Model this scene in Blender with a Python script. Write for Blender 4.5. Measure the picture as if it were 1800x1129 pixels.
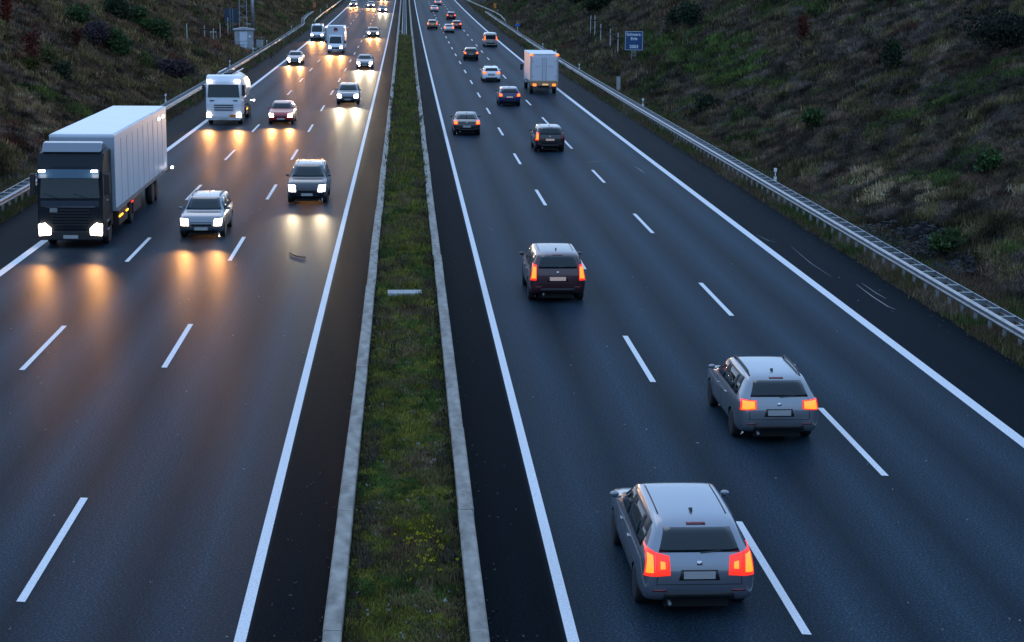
import bpy, math, random
import numpy as np
from mathutils import Matrix, Vector
from mathutils.bvhtree import BVHTree

random.seed(7)
RNG = np.random.default_rng(11)
R = math.radians
scene = bpy.context.scene
for o in list(bpy.data.objects):
    bpy.data.objects.remove(o)
C = scene.collection

# ------------------------------------------------------------------ camera
CAM_H = 10.41
PITCH, YAW, ROLL = 0.19378, 0.061395, 0.009454
right0 = Vector((math.cos(YAW), -math.sin(YAW), 0))
fh = Vector((math.sin(YAW), math.cos(YAW), 0))
fwd = fh * math.cos(PITCH) + Vector((0, 0, -math.sin(PITCH)))
up0 = fh * math.sin(PITCH) + Vector((0, 0, math.cos(PITCH)))
cr, sr = math.cos(ROLL), math.sin(ROLL)
rx = right0 * cr + up0 * sr
ux = -right0 * sr + up0 * cr
cam_d = bpy.data.cameras.new('camera')
cam_d.sensor_width = 36
cam_d.lens = 61.93
cam_d.clip_start = 0.5
cam_d.clip_end = 4000
cam = bpy.data.objects.new('camera', cam_d)
C.objects.link(cam)
M = Matrix((rx, ux, -fwd)).transposed().to_4x4()
M.translation = (0, 0, CAM_H)
cam.matrix_world = M
scene.camera = cam

# ------------------------------------------------------------------ sky, sun, exposure
SUN_EL, SUN_ROT = 5.0, 350.0
w = bpy.data.worlds.new('World')
scene.world = w
w.use_nodes = True
nt = w.node_tree
bg = nt.nodes['Background']
sky = nt.nodes.new('ShaderNodeTexSky')
sky.sky_type = 'NISHITA'
sky.sun_disc = False
sky.sun_elevation = R(SUN_EL)
sky.sun_rotation = R(SUN_ROT)
sky.air_density = 1.0
sky.dust_density = 0.3
sky.ozone_density = 3.0
mix = nt.nodes.new('ShaderNodeMix')          # thin even cloud: the clear sky blended with one grey-blue
mix.data_type = 'RGBA'
mix.inputs['Factor'].default_value = 0.72
nt.links.new(sky.outputs[0], mix.inputs['A'])
mix.inputs['B'].default_value = (3.0, 4.7, 7.7, 1)
nt.links.new(mix.outputs['Result'], bg.inputs[0])
bg.inputs[1].default_value = 0.2
sl = bpy.data.lights.new('sun', 'SUN')
sl.energy = 0.12
sl.angle = R(25)
sl.color = (1, 0.9, 0.8)
sun = bpy.data.objects.new('sun', sl)
C.objects.link(sun)
az = R(SUN_ROT)
sd = Vector((math.sin(az) * math.cos(R(35)), math.cos(az) * math.cos(R(35)), math.sin(R(35))))
sun.rotation_euler = sd.to_track_quat('Z', 'Y').to_euler()
scene.view_settings.view_transform = 'Standard'
scene.view_settings.look = 'None'
scene.view_settings.exposure = 0.12
scene.view_settings.gamma = 1.0
scene.view_settings.use_curve_mapping = False
scene.render.engine = 'CYCLES'
scene.cycles.use_denoising = True
scene.cycles.max_bounces = 5
scene.cycles.diffuse_bounces = 2
scene.cycles.glossy_bounces = 3
scene.cycles.sample_clamp_indirect = 4
scene.cycles.use_light_tree = True


# ------------------------------------------------------------------ helpers
def zr(d):
    """height of the road at distance d: level, then climbing gently out of a dip"""
    d = np.asarray(d, float)
    e = np.minimum(d, 650.)
    z = 2.188e-5 * np.maximum(0, e - 100) ** 2 - 0.544e-5 * np.maximum(0, e - 250) ** 2
    s = 2 * 2.188e-5 * 550 - 2 * 0.544e-5 * 400
    return z + s * np.maximum(0, d - 650)


def zr1(d):
    return float(zr(d))


def slope_at(d):
    return math.atan((zr1(d + 2) - zr1(d - 2)) / 4)


class MB:
    def __init__(s):
        s.v = []
        s.f = []

    def add(s, vs, fs):
        o = len(s.v)
        s.v += [tuple(map(float, p)) for p in vs]
        s.f += [tuple(i + o for i in f) for f in fs]
        return s

    def box(s, c, size, rz=0.0, rx=0.0, ry=0.0):
        x, y, z = size[0] / 2, size[1] / 2, size[2] / 2
        vs = [Vector(p) for p in ((-x, -y, -z), (x, -y, -z), (x, y, -z), (-x, y, -z), (-x, -y, z), (x, -y, z), (x, y, z), (-x, y, z))]
        if rz or rx or ry:
            m = Matrix.Rotation(rz, 3, 'Z') @ Matrix.Rotation(ry, 3, 'Y') @ Matrix.Rotation(rx, 3, 'X')
            vs = [m @ p for p in vs]
        c = Vector(c)
        return s.add([p + c for p in vs], [(3, 2, 1, 0), (4, 5, 6, 7), (0, 1, 5, 4), (1, 2, 6, 5), (2, 3, 7, 6), (3, 0, 4, 7)])

    def prism(s, poly, axis, a, b):
        """poly of 2D points extruded along axis ('x','y','z') from a to b"""
        n = len(poly)

        def P(p, t):
            return {'x': (t, p[0], p[1]), 'y': (p[0], t, p[1]), 'z': (p[0], p[1], t)}[axis]
        vs = [P(p, a) for p in poly] + [P(p, b) for p in poly]
        fs = [tuple(range(n)), tuple(range(2 * n - 1, n - 1, -1))]
        fs += [(i, i + n, (i + 1) % n + n, (i + 1) % n) for i in range(n)]
        return s.add(vs, fs)

    def tube(s, p0, p1, r0, r1=None, n=8):
        r1 = r0 if r1 is None else r1
        p0, p1 = Vector(p0), Vector(p1)
        d = (p1 - p0).normalized()
        a = d.orthogonal().normalized()
        b = d.cross(a)
        vs = []
        for p, r in ((p0, r0), (p1, r1)):
            for i in range(n):
                t = 2 * math.pi * i / n
                vs.append(p + a * r * math.cos(t) + b * r * math.sin(t))
        fs = [(i, (i + 1) % n, (i + 1) % n + n, i + n) for i in range(n)]
        fs += [tuple(range(n - 1, -1, -1)), tuple(range(n, 2 * n))]
        return s.add(vs, fs)

    def lathe(s, prof, axis='x', n=20, c=(0, 0, 0)):
        """profile of (along axis, radius)"""
        m = len(prof)
        vs = []
        for a, r in prof:
            for i in range(n):
                t = 2 * math.pi * i / n
                p = {'x': (a, r * math.cos(t), r * math.sin(t)), 'y': (r * math.cos(t), a, r * math.sin(t)), 'z': (r * math.cos(t), r * math.sin(t), a)}[axis]
                vs.append((p[0] + c[0], p[1] + c[1], p[2] + c[2]))
        fs = []
        for k in range(m - 1):
            for i in range(n):
                j = (i + 1) % n
                fs.append((k * n + i, k * n + j, (k + 1) * n + j, (k + 1) * n + i))
        fs.append(tuple(range(n - 1, -1, -1)))
        fs.append(tuple((m - 1) * n + i for i in range(n)))
        return s.add(vs, fs)

    def mesh(s, name, mat, smooth=False):
        me = bpy.data.meshes.new(name)
        me.from_pydata(s.v, [], s.f)
        import bmesh
        bm = bmesh.new()
        bm.from_mesh(me)
        bmesh.ops.recalc_face_normals(bm, faces=bm.faces)
        bm.to_mesh(me)
        bm.free()
        if mat:
            me.materials.append(mat)
        if smooth:
            me.polygons.foreach_set('use_smooth', [True] * len(me.polygons))
        return me

    def build(s, name, mat, parent=None, smooth=False, bevel=0.0, loc=None):
        o = bpy.data.objects.new(name, s.mesh(name, mat, smooth))
        C.objects.link(o)
        if parent:
            o.parent = parent
        if loc is not None:
            o.location = loc
        if bevel:
            b = o.modifiers.new('edge', 'BEVEL')
            b.width = bevel
            b.segments = 2
            b.limit_method = 'ANGLE'
            b.angle_limit = R(40)
        return o


def inst(name, me, parent=None, loc=(0, 0, 0), rot=(0, 0, 0), scale=None):
    o = bpy.data.objects.new(name, me)
    C.objects.link(o)
    o.parent = parent
    o.location = loc
    o.rotation_euler = rot
    if scale:
        o.scale = scale
    return o


def tag(o, label=None, cat=None, group=None, kind=None):
    for k, v in (('label', label), ('category', cat), ('group', group), ('kind', kind)):
        if v:
            o[k] = v
    return o


def thing(name, label, cat, loc=(0, 0, 0), rz=0.0, rxx=0.0, group=None):
    o = bpy.data.objects.new(name, None)
    o.empty_display_size = 0.3
    C.objects.link(o)
    o.location = loc
    o.rotation_euler = (rxx, 0, rz)
    return tag(o, label, cat, group)


def big_mesh(name, verts, faces, mat, cols=None, parent=None, smooth=False):
    """numpy arrays of vertices and same-size faces to an object; optional per-vertex colour"""
    me = bpy.data.meshes.new(name)
    nv, (nf, k) = len(verts), faces.shape
    me.vertices.add(nv)
    me.vertices.foreach_set('co', np.ascontiguousarray(verts, np.float32).ravel())
    me.loops.add(nf * k)
    me.loops.foreach_set('vertex_index', np.ascontiguousarray(faces, np.int32).ravel())
    me.polygons.add(nf)
    me.polygons.foreach_set('loop_start', np.arange(0, nf * k, k, dtype=np.int32))
    if smooth:
        me.polygons.foreach_set('use_smooth', np.ones(nf, bool))
    if cols is not None:
        ca = me.color_attributes.new('tint', 'FLOAT_COLOR', 'POINT')
        c4 = np.ones((nv, 4), np.float32)
        c4[:, :3] = cols
        ca.data.foreach_set('color', c4.ravel())
    me.update(calc_edges=True)
    me.validate()
    me.materials.append(mat)
    o = bpy.data.objects.new(name, me)
    C.objects.link(o)
    o.parent = parent
    return o


_tab = RNG.random((256, 256))


def vnoise(x, y, oct=3):
    """smooth value noise in 0..1"""
    x = np.asarray(x, float)
    y = np.asarray(y, float)
    out = np.zeros(np.broadcast(x, y).shape)
    amp, tot = 1.0, 0.0
    for o in range(oct):
        xi, yi = np.floor(x).astype(int), np.floor(y).astype(int)
        fx, fy = x - xi, y - yi
        fx, fy = fx * fx * (3 - 2 * fx), fy * fy * (3 - 2 * fy)
        g = lambda a, b: _tab[(xi + a + 17 * o) % 256, (yi + b + 31 * o) % 256]
        out += amp * ((g(0, 0) * (1 - fx) + g(1, 0) * fx) * (1 - fy) + (g(0, 1) * (1 - fx) + g(1, 1) * fx) * fy)
        tot += amp
        amp *= 0.5
        x, y = x * 2.03, y * 2.03
    return out / tot


# ------------------------------------------------------------------ materials
def mat(name, col, rough=0.6, metal=0.0, spec=0.5, coat=0.0, emit=None, estr=0.0):
    m = bpy.data.materials.new(name)
    m.use_nodes = True
    b = m.node_tree.nodes['Principled BSDF']
    b.inputs['Base Color'].default_value = (*col, 1)
    b.inputs['Roughness'].default_value = rough
    b.inputs['Metallic'].default_value = metal
    b.inputs['Specular IOR Level'].default_value = spec
    b.inputs['Coat Weight'].default_value = coat
    b.inputs['Coat Roughness'].default_value = 0.08
    if emit:
        b.inputs['Emission Color'].default_value = (*emit, 1)
        b.inputs['Emission Strength'].default_value = estr
    return m


def ramp(n, stops, inter='LINEAR'):
    r = n.new('ShaderNodeValToRGB')
    r.color_ramp.interpolation = inter
    e = r.color_ramp.elements
    while len(e) < len(stops):
        e.new(0.5)
    for el, (p, c) in zip(e, stops):
        el.position = p
        el.color = (*c, 1) if len(c) == 3 else c
    return r


def noisy(name, c0, c1, scale=8, rough=0.8, bump=0.3, bscale=60, spec=0.3, detail=6, stretch=(1, 1, 1), metal=0.0, bdist=0.02):
    m = mat(name, c0, rough, metal, spec)
    n, l = m.node_tree.nodes, m.node_tree.links
    b = n['Principled BSDF']
    tc = n.new('ShaderNodeTexCoord')
    mp = n.new('ShaderNodeMapping')
    mp.inputs['Scale'].default_value = stretch
    l.new(tc.outputs['Object'], mp.inputs[0])
    t = n.new('ShaderNodeTexNoise')
    t.inputs['Scale'].default_value = scale
    t.inputs['Detail'].default_value = detail
    l.new(mp.outputs[0], t.inputs[0])
    r = ramp(n, [(0.32, c0), (0.68, c1)])
    l.new(t.outputs['Fac'], r.inputs[0])
    l.new(r.outputs[0], b.inputs['Base Color'])
    if bump:
        t2 = n.new('ShaderNodeTexNoise')
        t2.inputs['Scale'].default_value = bscale
        l.new(tc.outputs['Object'], t2.inputs[0])
        bp = n.new('ShaderNodeBump')
        bp.inputs['Strength'].default_value = bump
        bp.inputs['Distance'].default_value = bdist
        l.new(t2.outputs['Fac'], bp.inputs['Height'])
        l.new(bp.outputs[0], b.inputs['Normal'])
    return m


def asphalt():
    m = mat('asphalt', (0.05, 0.05, 0.055), 0.5, 0, 0.5)
    n, l = m.node_tree.nodes, m.node_tree.links
    b = n['Principled BSDF']
    tc = n.new('ShaderNodeTexCoord')
    sx = n.new('ShaderNodeSeparateXYZ')
    l.new(tc.outputs['Object'], sx.inputs[0])
    ab = n.new('ShaderNodeMath'); ab.operation = 'ABSOLUTE'
    l.new(sx.outputs['X'], ab.inputs[0])
    # newer black strip by the median, worn lanes with polished wheel tracks, darker hard shoulder
    mr = n.new('ShaderNodeMapRange')
    mr.inputs[1].default_value, mr.inputs[2].default_value = 0, 17
    l.new(ab.outputs[0], mr.inputs[0])
    k = lambda v: (v * .35, v * .62, v * .88)
    def at(x): return x / 17
    st = [(at(2.5), k(.0115)), (at(2.62), k(.036)), (at(3.6), k(.070)), (at(4.5), k(.034)), (at(5.5), k(.072)), (at(6.5), k(.036)),
          (at(7.4), k(.076)), (at(8.3), k(.036)), (at(9.3), k(.076)), (at(10.2), k(.040)), (at(11.2), k(.080)), (at(12.2), k(.036)),
          (at(13.2), k(.076)), (at(13.95), k(.050)), (at(14.3), k(.019)), (at(16.9), k(.016))]
    rp = ramp(n, st)
    l.new(mr.outputs[0], rp.inputs[0])
    mp = n.new('ShaderNodeMapping')
    mp.inputs['Scale'].default_value = (1.2, 0.06, 1)
    l.new(tc.outputs['Object'], mp.inputs[0])
    t = n.new('ShaderNodeTexNoise')
    t.inputs['Scale'].default_value = 1.0
    t.inputs['Detail'].default_value = 5
    l.new(mp.outputs[0], t.inputs[0])
    r2 = ramp(n, [(0.3, (.78, .78, .78)), (0.7, (1.18, 1.18, 1.18))])
    l.new(t.outputs['Fac'], r2.inputs[0])
    mu = n.new('ShaderNodeMix'); mu.data_type = 'RGBA'; mu.blend_type = 'MULTIPLY'
    mu.inputs['Factor'].default_value = 1
    l.new(rp.outputs[0], mu.inputs['A']); l.new(r2.outputs[0], mu.inputs['B'])
    # stone chippings
    vo = n.new('ShaderNodeTexNoise')
    vo.inputs['Scale'].default_value = 22
    vo.inputs['Detail'].default_value = 3
    vo.inputs['Roughness'].default_value = 0.8
    l.new(tc.outputs['Object'], vo.inputs[0])
    r3 = ramp(n, [(0.3, (.3, .3, .3)), (0.55, (1, 1, 1)), (0.72, (3.2, 3.2, 3.2))])
    l.new(vo.outputs['Fac'], r3.inputs[0])
    mu2 = n.new('ShaderNodeMix'); mu2.data_type = 'RGBA'; mu2.blend_type = 'MULTIPLY'
    mu2.inputs['Factor'].default_value = 1
    l.new(mu.outputs['Result'], mu2.inputs['A']); l.new(r3.outputs[0], mu2.inputs['B'])
    l.new(mu2.outputs['Result'], b.inputs['Base Color'])
    sp = ramp(n, [(at(2.5), (.003,) * 3), (at(2.62), (.016,) * 3), (at(13.9), (.016,) * 3), (at(14.3), (.005,) * 3)])
    l.new(mr.outputs[0], sp.inputs[0])
    l.new(sp.outputs[0], b.inputs['Specular IOR Level'])
    rr = n.new('ShaderNodeMapRange')
    rr.inputs[3].default_value, rr.inputs[4].default_value = 0.45, 0.58
    l.new(t.outputs['Fac'], rr.inputs[0])
    l.new(rr.outputs[0], b.inputs['Roughness'])
    bp = n.new('ShaderNodeBump')
    bp.inputs['Strength'].default_value = 0.16
    bp.inputs['Distance'].default_value = 0.02
    l.new(vo.outputs['Fac'], bp.inputs['Height'])
    l.new(bp.outputs[0], b.inputs['Normal'])
    return m


def paint_line():
    m = mat('road_paint', (0.8, 0.8, 0.8), 0.6)
    n, l = m.node_tree.nodes, m.node_tree.links
    b = n['Principled BSDF']
    tc = n.new('ShaderNodeTexCoord')
    t = n.new('ShaderNodeTexNoise')
    t.inputs['Scale'].default_value = 26
    t.inputs['Detail'].default_value = 6
    t.inputs['Roughness'].default_value = 0.75
    g = n.new('ShaderNodeNewGeometry')
    l.new(g.outputs['Position'], t.inputs[0])
    r = ramp(n, [(0.32, (.16, .17, .18)), (0.43, (.62, .63, .65)), (0.68, (.82, .82, .83))])
    l.new(t.outputs['Fac'], r.inputs[0])
    l.new(r.outputs[0], b.inputs['Base Color'])
    return m


def tinted(name, rough=0.8, trans=0.0):
    m = mat(name, (.05, .05, .04), rough, 0, 0.15)
    n, l = m.node_tree.nodes, m.node_tree.links
    a = n.new('ShaderNodeVertexColor')
    a.layer_name = 'tint'
    l.new(a.outputs[0], n['Principled BSDF'].inputs['Base Color'])
    return m


MAT = dict(
    asphalt=asphalt(),
    line=paint_line(),
    concrete=noisy('concrete', (.19, .172, .148), (.37, .345, .30), 4.2, .85, .6, 45, detail=11, stretch=(1, .5, 1)),
    slab=noisy('slab_concrete', (.30, .30, .29), (.40, .39, .38), 5, .85, .3, 60),
    soil=noisy('soil', (.014, .016, .008), (.04, .042, .014), 1.6, .95, .8, 14, spec=.1),
    hill=noisy('hillside_earth', (.016, .014, .010), (.042, .036, .026), .45, .95, .9, 5, spec=.1, detail=9, bdist=.1),
    verge=noisy('verge_earth', (.02, .02, .012), (.045, .04, .026), 1.5, .95, .8, 10, spec=.1),
    galv=noisy('galvanised_steel', (.24, .26, .28), (.36, .38, .40), 3, .42, .06, 90, .5, metal=.75),
    galvdull=noisy('dull_galvanised_steel', (.26, .28, .30), (.38, .40, .42), 3, .55, .06, 90, .5, metal=.6),
    white=mat('white_plastic', (.75, .76, .77), .5),
    black=mat('black_plastic', (.015, .015, .017), .55),
    rubber=mat('tyre_rubber', (.012, .012, .013), .8),
    rim=mat('alloy_rim', (.35, .36, .38), .35, .8),
    glass=mat('dark_window_glass', (.004, .013, .017), .05, 0, .45),
    chrome=mat('chrome', (.6, .6, .62), .2, 1),
    plate=mat('number_plate_white', (.38, .38, .37), .5),
    plate_lit=mat('lit_number_plate', (.6, .5, .4), .5, emit=(1, .45, .2), estr=.12),
    under=mat('underbody', (.01, .01, .01), .9),
    head_w=mat('headlight_halogen', (.9, .9, .9), .3, emit=(1, .80, .62), estr=14),
    head_c=mat('headlight_xenon', (.9, .9, .9), .3, emit=(.95, .88, 1), estr=16),
    tail=mat('tail_light', (.5, .02, .01), .3, emit=(1, .17, .018), estr=2.7),
    tail_red=mat('tail_light_red', (.5, .01, .01), .3, emit=(1, .035, .02), estr=1.15),
    tail_off=mat('tail_light_unlit', (.16, .008, .015), .2, coat=.5),
    amber=mat('amber_lamp', (.6, .25, .02), .3, emit=(1, .36, .02), estr=4),
    marker=mat('white_marker_lamp', (.9, .9, .9), .3, emit=(1, .9, .95), estr=9),
    signblue=mat('sign_blue', (.003, .055, .17), .45),
    signbright=mat('sign_bright_blue', (.01, .14, .55), .45),
    signwhite=mat('sign_white', (.75, .77, .8), .5),
    signback=mat('sign_back_blue', (.008, .035, .075), .5),
    steelgrey=mat('grey_paint', (.20, .23, .26), .5, .2),
    hutwall=noisy('hut_render', (.30, .32, .33), (.42, .44, .45), 3, .8, .1, 40),
    hutdoor=mat('hut_door', (.60, .65, .72), .5),
    hutroof=noisy('hut_roof', (.32, .33, .34), (.46, .47, .48), 4, .8),
    stake=noisy('weathered_stake', (.34, .35, .33), (.50, .50, .47), 6, .85),
    darkwood=noisy('dark_crossbar', (.02, .02, .018), (.05, .045, .04), 9, .9),
    greenwood=noisy('mossy_crossbar', (.05, .065, .045), (.10, .11, .08), 9, .9),
    stone=noisy('drain_stone', (.004, .0045, .005), (.022, .023, .026), 2.0, .8, .5, 30),
    veg=tinted('dry_vegetation'),
    veg_med=tinted('median_plants'),
    bark=noisy('dark_bark', (.02, .016, .012), (.05, .04, .03), 10, .9),
    orange=mat('signal_orange', (.55, .12, .02), .5),
    redm=mat('signal_red', (.5, .03, .02), .5),
)


def paint(name, col, metal=0.35, rough=0.34):
    m = mat(name, col, rough, metal, .5, coat=1.0)
    m.node_tree.nodes['Principled BSDF'].inputs['Coat IOR'].default_value = 1.75 if max(col) > .12 and metal > 0 else 1.45
    n, l = m.node_tree.nodes, m.node_tree.links          # road grime in the clear coat
    b = n['Principled BSDF']
    t = n.new('ShaderNodeTexNoise')
    t.inputs['Scale'].default_value = 3.5
    t.inputs['Detail'].default_value = 5
    tc = n.new('ShaderNodeTexCoord')
    l.new(tc.outputs['Object'], t.inputs[0])
    mr = n.new('ShaderNodeMapRange')
    mr.inputs[3].default_value, mr.inputs[4].default_value = .05, .22
    l.new(t.outputs['Fac'], mr.inputs[0])
    l.new(mr.outputs[0], b.inputs['Coat Roughness'])
    return m


# ------------------------------------------------------------------ ground, road, markings
D_ROWS = np.concatenate([np.arange(-60, 20, 10.), np.arange(20, 300, 4.), np.arange(300, 700, 10.), np.arange(700, 1501, 50.)])


def strip(name, xs, rows, zoff, material, kind='structure', wob=None, smooth=True):
    xs = np.asarray(xs, float)
    X, Y = np.meshgrid(xs, rows)
    Z = zr(Y) + zoff
    if wob is not None:
        X, Z = wob(X, Y, Z)
    nx, ny = len(xs), len(rows)
    v = np.stack([X, Y, Z], -1).reshape(-1, 3)
    i = np.arange(nx * ny).reshape(ny, nx)
    f = np.stack([i[:-1, :-1], i[:-1, 1:], i[1:, 1:], i[1:, :-1]], -1).reshape(-1, 4)
    o = big_mesh(name, v, f, material, smooth=smooth)
    return tag(o, kind=kind)


# base sheet to the horizon
gb = MB().add([(-2500, -300, -1.2), (2500, -300, -1.2), (2500, 3800, -1.2), (-2500, 3800, -1.2)], [(0, 1, 2, 3)])
tag(gb.build('ground', MAT['verge']), kind='structure')

rows_f = np.concatenate([np.arange(-60, 20, 10.), np.arange(20, 260, 1.0), np.arange(260, 700, 8.), np.arange(700, 1501, 50.)])


def edge_wob(X, Y, Z):
    e = (np.abs(X) > 16.8)
    X = X + e * np.sign(X) * (vnoise(Y * .35 + np.sign(X) * 40, X * 0 + 3.3) - .5) * .34
    return X, Z


road = strip('road', [-16.9, -14, -10, -6, -2.5, -.9, .9, 2.5, 6, 10, 14, 16.9], rows_f, 0.0, MAT['asphalt'], wob=edge_wob)


def line_strip(name, x, wd, d0, d1, step=6.0):
    ds = np.arange(d0, d1 + .1, step)
    v, f = [], []
    n = len(ds)
    for d in ds:
        z = zr1(d) + .004
        v += [(x - wd / 2, d, z), (x + wd / 2, d, z)]
    for i in range(n - 1):
        f.append((2 * i, 2 * i + 1, 2 * i + 3, 2 * i + 2))
    o = MB().add(v, f).build(name, MAT['line'], road)
    return o


line_strip('edge_line', -14.17, .30, -60, 1380)
line_strip('edge_line', -2.64, .19, -60, 1380)
line_strip('edge_line', 2.655, .19, -60, 1380)
line_strip('edge_line', 14.13, .30, -60, 1380)
dm = MB()
dv = []
for t in (-3., -1., 1., 3.):
    j = .012 if abs(t) > 2 else 0
    dv += [(-.075, t + j, 0), (.075, t - j, 0)]
dash_me = dm.add(dv, [(0, 1, 3, 2), (2, 3, 5, 4), (4, 5, 7, 6)]).mesh('lane_dash', MAT['line'])
for x, d0 in ((6.459, 29.62), (10.208, 38.72), (-6.472, 31.58), (-10.187, 31.36)):
    for k in range(-3, 60):
        d = d0 + 18 * k
        inst('lane_dash', dash_me, road, (x, d, zr1(d) + .0045), (slope_at(d), 0, 0))

# scrapes and a strip of rubber on the asphalt
mk = mat('scrape', (.16, .165, .17), .7)
mkd = mat('rubber_scrap_black', (.008, .008, .009), .7)


def decal(name, pts, wd, m, z=.005):
    v, f = [], []
    for i, p in enumerate(pts):
        a = Vector(pts[max(0, i - 1)]); b = Vector(pts[min(len(pts) - 1, i + 1)])
        t = (b - a).normalized()
        nrm = Vector((-t.y, t.x))
        ww = wd * (.35 if i in (0, len(pts) - 1) else 1)
        for s in (-.5, .5):
            q = Vector(p) + nrm * ww * s
            v.append((q.x, q.y, zr1(q.y) + z))
    for i in range(len(pts) - 1):
        f.append((2 * i, 2 * i + 1, 2 * i + 3, 2 * i + 2))
    return MB().add(v, f).build(name, m, road)


decal('scrape_mark', [(15.2, 68), (15.05, 64), (15.1, 61)], .03, mk)
decal('scrape_mark', [(15.6, 59.4), (15.55, 57), (15.58, 55.2), (15.7, 54.7)], .05, mk)
decal('scrape_mark', [(15.85, 59.6), (15.85, 57.6), (15.9, 56.6)], .04, mk)
decal('scrape_mark', [(10.2, 99.4), (10.9, 100.3), (11.5, 100.5)], .07, mk)
decal('scrape_mark', [(12.8, 97.5), (12.85, 95.5), (12.9, 94.3)], .08, mk)
decal('scrape_mark', [(14.45, 71.2), (14.62, 69.6), (14.85, 69.2)], .04, mk)
v = MB()
pp = [(-4.37, 66.35), (-4.25, 65.9), (-4.1, 65.55), (-3.9, 65.3), (-3.72, 65.2)]
for a, b in zip(pp[:-1], pp[1:]):
    v.tube((*a, .03), (*b, .03), .02, n=6)
tag(v.build('rubber_scrap', mkd), 'thin curved black rubber scrap lying on the asphalt ahead of the dark people carrier', 'debris')

# ------------------------------------------------------------------ verges and hillsides
TOE, SLOPE, TOP = 20.0, 1 / 1.8, 12.0


def hill_z(X, Y):
    """terrain height beyond the road edge at (|X|, Y)"""
    a = np.abs(X)
    s = np.sign(X)
    base = zr(Y)
    ver = np.where(a < 17.6, -.02, -.02 - .10 * np.clip(a - 17.6, 0, 1.2))
    up = np.clip((a - TOE) * SLOPE, 0, TOP)
    up = up + np.where(a > TOE, 1, 0) * np.clip((a - TOE) / 4, 0, 1) * (1.1 * (vnoise(X * .11 + 50, Y * .07) - .5) + .55 * (vnoise(X * .5 + 9, Y * .4 + 4) - .5))
    return base + ver + up


for s, nm in ((-1, 'hillside'), (1, 'hillside')):
    xs = np.concatenate([np.linspace(16.6, 20, 8), np.linspace(20.5, 34, 28), np.linspace(35, 50, 14), [70, 120, 300, 900]])
    rows = np.concatenate([np.arange(-100, 30, 10.), np.arange(30, 260, 1.2), np.arange(260, 700, 4.), np.arange(700, 1501, 40.)])
    X, Y = np.meshgrid(xs * s, rows)
    Z = hill_z(X, Y) - .03
    n1, n2 = len(xs), len(rows)
    i = np.arange(n1 * n2).reshape(n2, n1)
    f = np.stack([i[:-1, :-1], i[:-1, 1:], i[1:, 1:], i[1:, :-1]], -1).reshape(-1, 4)
    if s < 0:
        f = f[:, ::-1]
    tag(big_mesh(nm, np.stack([X, Y, Z], -1).reshape(-1, 3), f, MAT['hill'], smooth=True), kind='structure')

# far end of the cutting, where the road climbs out of sight: a wooded rise
X, Y = np.meshgrid(np.linspace(-900, 900, 60), np.linspace(1480, 2300, 20))
Z = zr1(1480) - 1.5 + np.clip((Y - 1490) * .12, 0, 60) + 6 * (vnoise(X * .01, Y * .01) - .5)
i = np.arange(X.size).reshape(X.shape)
f = np.stack([i[:-1, :-1], i[:-1, 1:], i[1:, 1:], i[1:, :-1]], -1).reshape(-1, 4)
tag(big_mesh('far_hill', np.stack([X, Y, Z], -1).reshape(-1, 3), f, MAT['hill'], smooth=True), kind='structure')

# ------------------------------------------------------------------ median: concrete walls, soil, slab, crossbeam, steel barrier
WALL_H, SOIL = .80, .56
MED_END = 268.0
tag(strip('median_soil', np.linspace(-.97, .97, 9), np.concatenate([np.arange(-60, 20, 8.), np.arange(20, 120, .4), np.arange(120, MED_END, 2.)]), SOIL, MAT['soil'],
          wob=lambda X, Y, Z: (X, Z + .09 * (vnoise(X * 2.2 + 7, Y * 1.4) - .5) + .04)), kind='structure')
tag(strip('median_ground', np.linspace(-.97, .97, 3), np.concatenate([np.arange(MED_END + .3, 700, 8.), np.arange(700, 1501, 50.)]), .12, MAT['soil']), kind='structure')
prof = [(-.955, 0), (-.955, WALL_H - .02), (-.975, WALL_H), (-1.205, WALL_H), (-1.235, WALL_H - .03), (-1.26, .22), (-1.30, .06), (-1.30, 0)]
SEG = 6.0
for s, lab in ((-1, 'low pale concrete median wall beside the oncoming headlight traffic'), (1, 'low pale concrete median wall beside the departing tail light traffic')):
    t = thing('concrete_wall', lab, 'wall', (0, 0, 0))
    seg = MB().prism([(p[0] * -s, p[1]) for p in prof], 'y', -SEG / 2 + .008, SEG / 2 - .008).mesh('wall_segment', MAT['concrete'])
    for k in range(40):
        d = 22 + SEG * k
        jx = (random.random() - .5) * .03
        inst('wall_segment', seg, t, (jx, d, zr1(d) + (random.random() - .5) * .012), (slope_at(d), 0, (random.random() - .5) * .004))
    m = MB()
    for k in list(range(-12, 0)) + list(range(40, 200)):
        d = 22 + SEG * k
        z0, z1 = zr1(d - SEG / 2), zr1(d + SEG / 2)
        jx = (random.random() - .5) * .05
        n = len(prof)
        vs = [(p[0] * -s + jx, d - SEG / 2, p[1] + z0) for p in prof] + [(p[0] * -s + jx, d + SEG / 2, p[1] + z1) for p in prof]
        m.add(vs, [tuple(range(n)), tuple(range(2 * n - 1, n - 1, -1))] + [(i, i + n, (i + 1) % n + n, (i + 1) % n) for i in range(n)])
    tag(m.build('distant_wall_segments', MAT['concrete'], t), kind='stuff')
tag(MB().box((-.03, 53.9, SOIL + .13), (1.06, .62, .13), rz=.01).build('concrete_slab', MAT['slab'], bevel=.015), 'pale concrete slab lying across the grass between the median walls', 'slab')
zz = zr1(MED_END)
tag(MB().box((0, MED_END, zz + WALL_H / 2), (1.90, .34, WALL_H - .01)).build('concrete_crossbeam', MAT['concrete'], bevel=.02), 'concrete crossbeam closing the planted median before the steel barrier', 'beam')
wb_prof = [(0, .44), (.03, .46), (.075, .50), (.075, .54), (.02, .58), (.02, .61), (.075, .65), (.075, .69), (.03, .73), (0, .75), (-.012, .74), (.008, .60), (-.012, .45)]


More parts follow.
